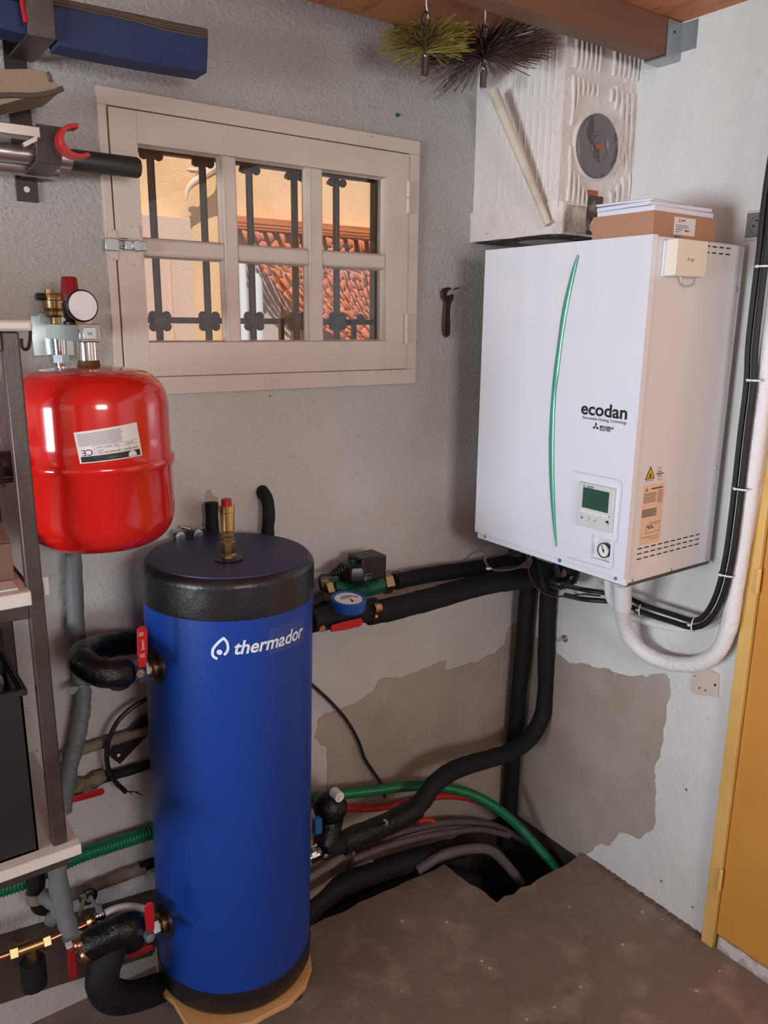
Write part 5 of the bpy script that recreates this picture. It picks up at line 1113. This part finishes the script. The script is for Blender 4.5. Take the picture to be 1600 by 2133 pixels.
# ================================================================ SHELF UNIT, left
SHX = -1.594; SY0 = -.411
sh = thing('shelving_unit', 'dark steel shelving unit with white melamine boards at left edge', 'shelf', (-1.9, -.2, .68))
def brd(z0, z1, x1, nm='shelf_board', y0=SY0): return obj(nm, box(B(), (-2.7, y0, z0), (x1, -.004, z1)), m_shelf, sh, bevel=.002)
brd(.716, .739, SHX)
za_, zb_ = at(30, 1222, y=SY0).z, at(30, 1256, y=SY0).z
m1, m0 = at(62, 1232, y=SY0).z, at(62, 1262, y=SY0).z; brd(m0, m1, -1.638)
t1, t0 = at(62, 666, y=SY0).z, at(62, 690, y=SY0).z; ob = brd(t0, t1, -1.595); ob.modifiers['bevel'].width = .005
pxc = -1.6265
def post(y_, z0, z1): return obj('post', box(B(), (pxc-.0145, y_-.012, z0), (pxc+.0125, y_+.012, z1)), m_rust, sh, bevel=.003)
post(SY0+.030, .739, t0-.001)
post(-.03, .739, t0-.001)
obj('shelf_rail', box(B(), (-2.7, SY0+.018, m0-.030), (pxc-.0145, SY0+.042, m0-.001)), m_rust, sh, bevel=.002)
obj('shelf_rail', box(B(), (-2.7, SY0+.018, t0-.032), (pxc-.0145, SY0+.042, t0-.001)), m_rust, sh, bevel=.002)
obj('shelf_rail', box(B(), (-2.7, SY0+.018, .690), (pxc-.02, SY0+.042, .7155)), m_rust, sh, bevel=.002)
obj('side_rail', box(B(), (pxc-.012, SY0+.042, m0-.025), (pxc+.01, -.042, m0-.001)), m_rust, sh)
obj('bottom_rail', box(B(), (pxc-.02, SY0+.02, .690), (pxc+.012, -.05, .7155)), m_rust, sh)
obj('leg', box(B(), (-2.2, -.05, 0), (-2.17, -.02, .69)), m_rust, sh)
b = B(); tube(b, [at(x, y, y=-.30) for x, y in ((62, 672), (63, 700), (60, 722), (53, 728), (46, 722), (44, 705))], .003, n=8); obj('bent_wire', b, m_blacksteel, sh)
# white tag on the post
b = B(); c_ = at(97, 1221, y=-.36); box(b, c_-V((.006, .003, .018)), c_+V((.004, .003, .018))); obj('pale_clip', b, m_label, sh, bevel=.002)
# things on the shelves
cr = thing('storage_crate', 'black plastic crate with rim standing on the bottom shelf', 'crate', (-1.80, -.22, .739))
kx = at(58, 1560, y=-.37).x; kz = at(52, 1425, y=-.37).z
b = B(); x1_ = kx-.002; x0_ = x1_-.62; y0_, y1_ = -.385, -.06; zt_ = kz; th_ = .004  # crate lengthened out of view to block light from the left
for aa, cc2 in (((x0_, y0_, .7395), (x1_, y1_, .744)), ((x0_, y0_, .7395), (x1_, y0_+th_, zt_)), ((x0_, y1_-th_, .7395), (x1_, y1_, zt_)), ((x0_, y0_, .7395), (x0_+th_, y1_, zt_)), ((x1_-th_, y0_, .7395), (x1_, y1_, zt_))): box(b, aa, cc2)
obj('bin', b, m_crate, cr)
b = B(); ringbox(b, x0_-.008, x1_+.008, zt_-.012, zt_, x0_, x1_, 0, 0, 0, 0) if False else None
b.free(); b = B()
for aa, cc2 in (((x0_-.008, y0_-.008, zt_-.012), (x1_+.008, y0_+.004, zt_)), ((x0_-.008, y1_-.004, zt_-.012), (x1_+.008, y1_+.008, zt_)), ((x0_-.008, y0_, zt_-.012), (x0_+.004, y1_, zt_)), ((x1_-.004, y0_, zt_-.012), (x1_+.008, y1_, zt_))): box(b, aa, cc2)
obj('rim', b, m_crate, cr, bevel=.001)
b = B(); tube(b, [V((x1_-.20, -.30, kz-.04)), V((x1_-.10, -.28, kz-.005)), V((x1_-.03, -.24, kz-.05))], .03, n=12, wob=.3); o = obj('plastic_bag', b, m_clear); tag(o, 'crumpled pale plastic bag inside the black crate', 'bag')
ct = thing('carton', 'open brown cardboard carton with raised flap on the middle shelf', 'box', (-1.80, -.2, m1))
b = B(); box(b, (-2.62, -.33, m1+.0005), (pxc-.022, -.03, m1+.070)); obj('carton_body', b, m_card2, ct, bevel=.001)  # unseen far length added to shade the wall beyond the shelf
b = B(); poly(b, [V((-2.62, -.325, m1+.071)), V((pxc-.022, -.325, m1+.071)), V((pxc-.022, -.12, m1+.115)), V((-1.72, -.04, m1+.19)), V((-2.62, -.04, m1+.19))], (0, 0, .002)); obj('flap', b, m_card2, ct)
b = B(); box(b, (-1.75, -.392, m1+.0005), (-1.655, -.34, m1+.004)); o = obj('paper_pad', b, m_label, bevel=.001); tag(o, 'small pale printed card lying on the middle shelf edge', 'card')
fv = thing('steel_coupling', 'dark steel pipe coupling behind the shelf post, left of the red vessel', 'fitting', at(10, 980, y=-.28))
b = B(); cyl(b, at(-30, 968, y=-.28), at(24, 966, y=-.28), .024); obj('sleeve', b, m_blacksteel, fv)
b = B(); hexnut(b, at(-30, 985, y=-.30), at(4, 984, y=-.30), .022); obj('hex_nut', b, m_blacksteel, fv)
b = B(); cyl(b, at(0, 1003, y=-.29), at(30, 999, y=-.29), .005, n=8); cyl(b, at(0, 1000, y=-.29), at(3, 1014, y=-.29), .008, n=8); obj('pin', b, m_blacksteel, fv)

# ================================================================ top left brackets and load
BX = -1.497
bk = thing('wall_rack', 'black steel wall rack with two hooked arms at upper left', 'rack', (BX, 0, 1.95))
obj('upright', box(B(), (BX-.020, -.005, at(50, 420, y=0).z), (BX+.022, -.0003, CE-.02)), m_blacksteel, bk, bevel=.001)
def arm(pts, wd, nm='hook_arm'):
    b = B(); P = [V(p) for p in pts]
    for i in range(len(P)-1):
        a_, c_ = P[i], P[i+1]; d = (c_-a_).normalized(); s = V((1, 0, 0)); n_ = d.cross(s).normalized()
        poly(b, [a_+s*wd/2, c_+s*wd/2, c_-s*wd/2, a_-s*wd/2], n_*.005)
    return obj(nm, b, m_rust, bk, bevel=.001)
ax_ = -1.485
e1 = at(103, 342, x=ax_); e2 = at(103, 262, x=ax_); w1 = at(55, 385, x=ax_)
arm([V((ax_, -.006, w1.z)), V((ax_, e1.y, e1.z)), V((ax_, e2.y, e2.z))], .046)
e1b = at(88, 78, x=ax_); e2b = at(85, -30, x=ax_); w1b = at(28, 138, x=ax_)
arm([V((ax_, -.006, w1b.z-.006)), V((ax_, e1b.y, e1b.z)), V((ax_, e1b.y-.004, e2b.z))], .048)
c_ = at(55, 395, y=-.006); b = B(); cyl(b, c_, c_+V((0, -.004, 0)), .006, n=12); obj('screw', b, m_steel, bk)
# pole with rubber grip
pyv = e1.y+.055
pz_ = e1.z+.024
pl_ = thing('telescopic_pole', 'aluminium pole with black rubber grip resting on the lower rack arm', 'pole', (-1.5, pyv, pz_))
ga, gb = at(148, 333, y=pyv), at(290, 348, y=pyv); pr = .0195; dz_ = 0
obj('tube', cyl(B(), V((-2.3, pyv, ga.z)), V((ga.x+.01, pyv, ga.z)), .0175, n=24), m_alu, pl_)
b = B(); lathe(b, V((ga.x, pyv, ga.z)), (1, 0, 0), [(.019, 0), (.0205, .004), (.0205, gb.x-ga.x-.006), (.018, gb.x-ga.x), (.001, gb.x-ga.x)], 24); obj('rubber_grip', b, m_rubber, pl_, smooth=50)
b = B(); q_ = at(0, 340, y=pyv+.05); cyl(b, V((-2.3, pyv+.055, ga.z-.012)), V((at(120, 345, y=pyv+.05).x, pyv+.055, ga.z-.012)), .020, n=20); o = obj('second_pole', b, m_alu); o.name = 'metal_pole'; tag(o, 'duller metal pole lying behind the gripped pole on rack', 'pole')
q0 = at(80, 285, y=-.16); b = B(); box(b, (-2.3, -.20, q0.z-.010), (at(80, 285, y=-.18).x, -.165, q0.z+.010)); b.transform(Matrix.Identity(4)); fl = obj('folding_leg', b, m_alu, bevel=.002); tag(fl, 'flat aluminium profile lying above the pole on the lower rack arm', 'profile')
b = B(); poly(b, [at(x, y, y=-.21) for x, y in ((48, 297), (52, 306), (78, 293), (78, 282))], (0, .012, 0)); obj('brace', b, m_alu, fl)
# red clip
b = B(); rc_ = []
ccx = at(163, 293, y=-.24)
for k in range(15): a = math.radians(84+k*(226/14)); rc_.append((a,))
R_in, R_out = .0215, .0295
L1 = [ccx+V((R_out*1.15*math.cos(a[0]), 0, R_out*math.sin(a[0]))) for a in rc_]; L2 = [ccx+V((R_in*1.15*math.cos(a[0]), 0, R_in*math.sin(a[0]))) for a in rc_][::-1]
poly(b, L1+L2, (0, .034, 0)); o = obj('spring_clip', b, m_redp, bevel=.001); tag(o, 'red C-shaped plastic clip at the lower rack arm', 'clip')
# khaki bag
b = B(); Pk = [(-60, 150), (0, 144), (60, 143), (92, 148), (104, 158), (106, 168), (118, 174), (133, 184), (120, 194), (90, 200), (50, 205), (0, 219), (-60, 232)]
poly(b, [at(x, y, y=-.20) for x, y in Pk], (0, .12, 0)); bmesh.ops.triangulate(b, faces=b.faces[:]); kb = obj('canvas_bag', b, m_khaki, bevel=.012, seg=3, smooth=60); tag(kb, 'khaki canvas bag hanging between the two rack arms', 'bag')
b = B(); tube(b, [at(x, y, y=-.203) for x, y in ((-40, 202), (20, 198), (70, 199), (110, 192), (131, 184))], .0045, n=8); obj('dark_piping', b, m_tarpedge, kb)
b = B(); tube(b, [at(x, y, y=-.203) for x, y in ((98, 150), (104, 158), (105, 170))], .003, n=8); obj('dark_piping', b, m_tarpedge, kb)
# blue folded canvas lying on the upper arm
FY = e1b.y+.012
bt = thing('folded_canvas', 'folded blue canvas with brown edges lying on the upper rack arm', 'canvas', at(300, 140, y=FY))
def fp(x, y, yy=FY): return at(x, y, y=yy)
b = B(); Pt = [fp(-120, -20), fp(115, 8), fp(250, 40), fp(434, 80), fp(431, 152), fp(300, 130), fp(180, 107), fp(122, 94), fp(114, 72), fp(45, 70), fp(-120, 30)]
poly(b, Pt, (0, .06, 0)); bmesh.ops.triangulate(b, faces=b.faces[:]); obj('blue_panel', b, m_tarp, bt, bevel=.006, seg=3, smooth=50)
b = B(); poly(b, [fp(-120, -42), fp(110, -8), fp(270, 25), fp(434, 60), fp(434, 80), fp(250, 40), fp(115, 8), fp(-120, -20)], (0, .055, 0)); bmesh.ops.triangulate(b, faces=b.faces[:]); obj('brown_fold', b, m_tarpedge, bt, bevel=.003)
b = B()
for q in (0, 5, 11): tube(b, [fp(110, -4+q, FY-.002), fp(250, 26+q*.9, FY-.002), fp(350, 52+q, FY-.002), fp(433, 64+q*1.3, FY-.002)], .0022, n=6)
obj('fold_edges', b, m_tarpedge, bt)
b = B(); tube(b, [fp(45, -20, FY-.03), fp(47, 10, FY-.03), fp(54, 47, FY-.03)], .004, n=8); o = obj('red_strap', b, m_redp, bt)

# ================================================================ brushes, stick, spanner, wall plugs
def brush(hx, hy_, cpx, ctop, cmid, cbot, R, nb, mB, tiltv, label, name='chimney_brush', spread=.02, m2=None, seedn=1):
    random.seed(seedn)
    c = V((hx, hy_, 0)); zt_ = at(*ctop, y=hy_).z; zm = at(*cmid, y=hy_).z; zb = at(*cbot, y=hy_).z
    t = thing(name, label, 'brush', (hx, hy_, zb))
    b = B(); H = V((hx, hy_, zt_-.012)); tube(b, [H+V((math.sin(2*PI*k/12)*.011, 0, math.cos(2*PI*k/12)*.014)) for k in range(13)], .0028, n=6, k=3)
    for ph in (0, PI): tube(b, [V((hx+.0045*math.cos(ph+k*.75), hy_+.0045*math.sin(ph+k*.75), zt_-.026-(zt_-.026-zb-.03)*k/16)) for k in range(17)], .0028, n=6, k=3)
    obj('twisted_stem', b, m_wire, t)
    b = B(); cyl(b, (hx, hy_, zb), (hx, hy_, zb+.034), .0085, n=6); obj('ferrule', b, m_spanner if seedn == 1 else m_rust, t)
    def bris(mm, cnt, keep):
        b = B()
        for i in range(cnt):
            a = random.random()*2*PI
            if not keep(a): continue
            z0 = zm+random.uniform(-spread, spread); fr = abs(math.sin(a)); dv = V((math.cos(a), math.sin(a), random.uniform(-.5, .5)*fr*fr*(seedn-1)+random.uniform(-.10, .10)+tiltv*math.cos(a))).normalized()
            L_ = R*random.uniform(.78, 1.05); p0 = V((hx, hy_, z0)); p1 = p0+dv*L_*.5; p2 = p0+dv*L_+V((0, 0, random.uniform(-.014, .006)))
            p2.x = min(p2.x, -.30); tube(b, [p0, p1, p2], .0011, n=3, k=2)
        o = obj('bristles', b, mm, t); o['kind'] = 'stuff'
    if m2: bris(mB, nb, lambda a: math.cos(a) < .15); bris(m2, nb, lambda a: math.cos(a) >= -.1)
    else: bris(mB, nb, lambda a: True)
    b = B(); tube(b, [V((hx, hy_, CE)), V((hx, hy_, zt_+.02)), V((hx+.003, hy_, zt_+.006)), V((hx+.006, hy_, zt_-.003)), V((hx+.003, hy_-.003, zt_-.010))], .0022, n=8)
    o = obj('ceiling_hook', b, m_whitepvc); tag(o, 'white wire hook in the ceiling holding the %s brush' % ('yellowed' if seedn == 1 else 'darker'), 'hook', 'brush hooks')
    return t
h1_ = at(889, -22, z=CE); brush(h1_.x, h1_.y, 888, (889, 27), (888, 84), (889, 158), .112, 330, mat('olive_bristle', (112, 96, 40), .55), .05, 'yellowed chimney brush hanging from the ceiling, left of the two', m2=m_ybristle, spread=.026)
h2_ = at(1012, 22, z=CE); brush(h2_.x, h2_.y, 1012, (1010, 56), (1011, 105), (1016, 184), .165, 520, m_bristle, .12, 'dark bristled chimney brush hanging right of the yellowed one', seedn=2, spread=.022)
random.seed(11)
b = B(); s0, s1 = at(1028, 190, x=-.345), at(1143, 468, x=-.300); tube(b, [s0, s0.lerp(s1, .5), s1], .012, n=12, rf=lambda i, a, t: .0145-.005*a/t)
o = obj('wooden_stick', b, m_stickw); tag(o, 'pale round stick leaning against the chimney behind the dark brush', 'stick')
# adjustable spanner on a nail
sp_ = thing('spanner', 'old dark adjustable spanner hanging on a nail beside the unit', 'tool', at(932, 703, y=-.012))
sy2 = -.016
b = B(); poly(b, [at(x, y, y=sy2) for x, y in ((926, 698), (932, 703), (938, 698), (939, 680), (938, 650), (940, 632), (946, 622), (945, 612), (940, 615), (934, 618), (931, 612), (934, 606), (942, 602), (936, 598), (926, 600), (921, 607), (922, 618), (928, 630), (926, 655), (925, 680))], (0, .008, 0)); obj('forged_body', b, m_spanner, sp_, bevel=.0015)
b = B(); c_ = at(932, 618, y=sy2-.002); cyl(b, c_-V((.008, 0, 0)), c_+V((.008, 0, 0)), .004, n=10); obj('knurl', b, m_spanner, sp_)
b = B(); c_ = at(932, 692, y=sy2-.001); cyl(b, c_, c_+V((0, -.001, 0)), .003, n=10); obj('handle_hole', b, m_dark, sp_)
b = B(); c_ = at(946, 603, y=0); cyl(b, c_, c_+V((-.004, -.03, .004)), .0018, n=8); o = obj('nail', b, m_blacksteel); tag(o, 'nail in the window wall holding the spanner', 'nail')
for (px, py, lb_) in ((823, 57, 'green wall plug near the yellowed brush, left of the upper pair'), (840, 57, 'green wall plug near the yellowed brush, right of the upper pair'), (827, 240, 'green wall plug alone on the wall right above the window corner')):
    c_ = at(px, py, y=0); t = thing('wall_plug', lb_, 'wall plug', c_, 'green wall plugs in the window wall'); b = B()
    lathe(b, c_+V((0, .004, 0)), (0, -1, 0), [(.0045, 0), (.0052, .006), (.0052, .009), (.003, .009), (.0028, .002), (.001, .002)], 10); obj('sleeve', b, m_anchor, t)
bpy.context.view_layer.update()
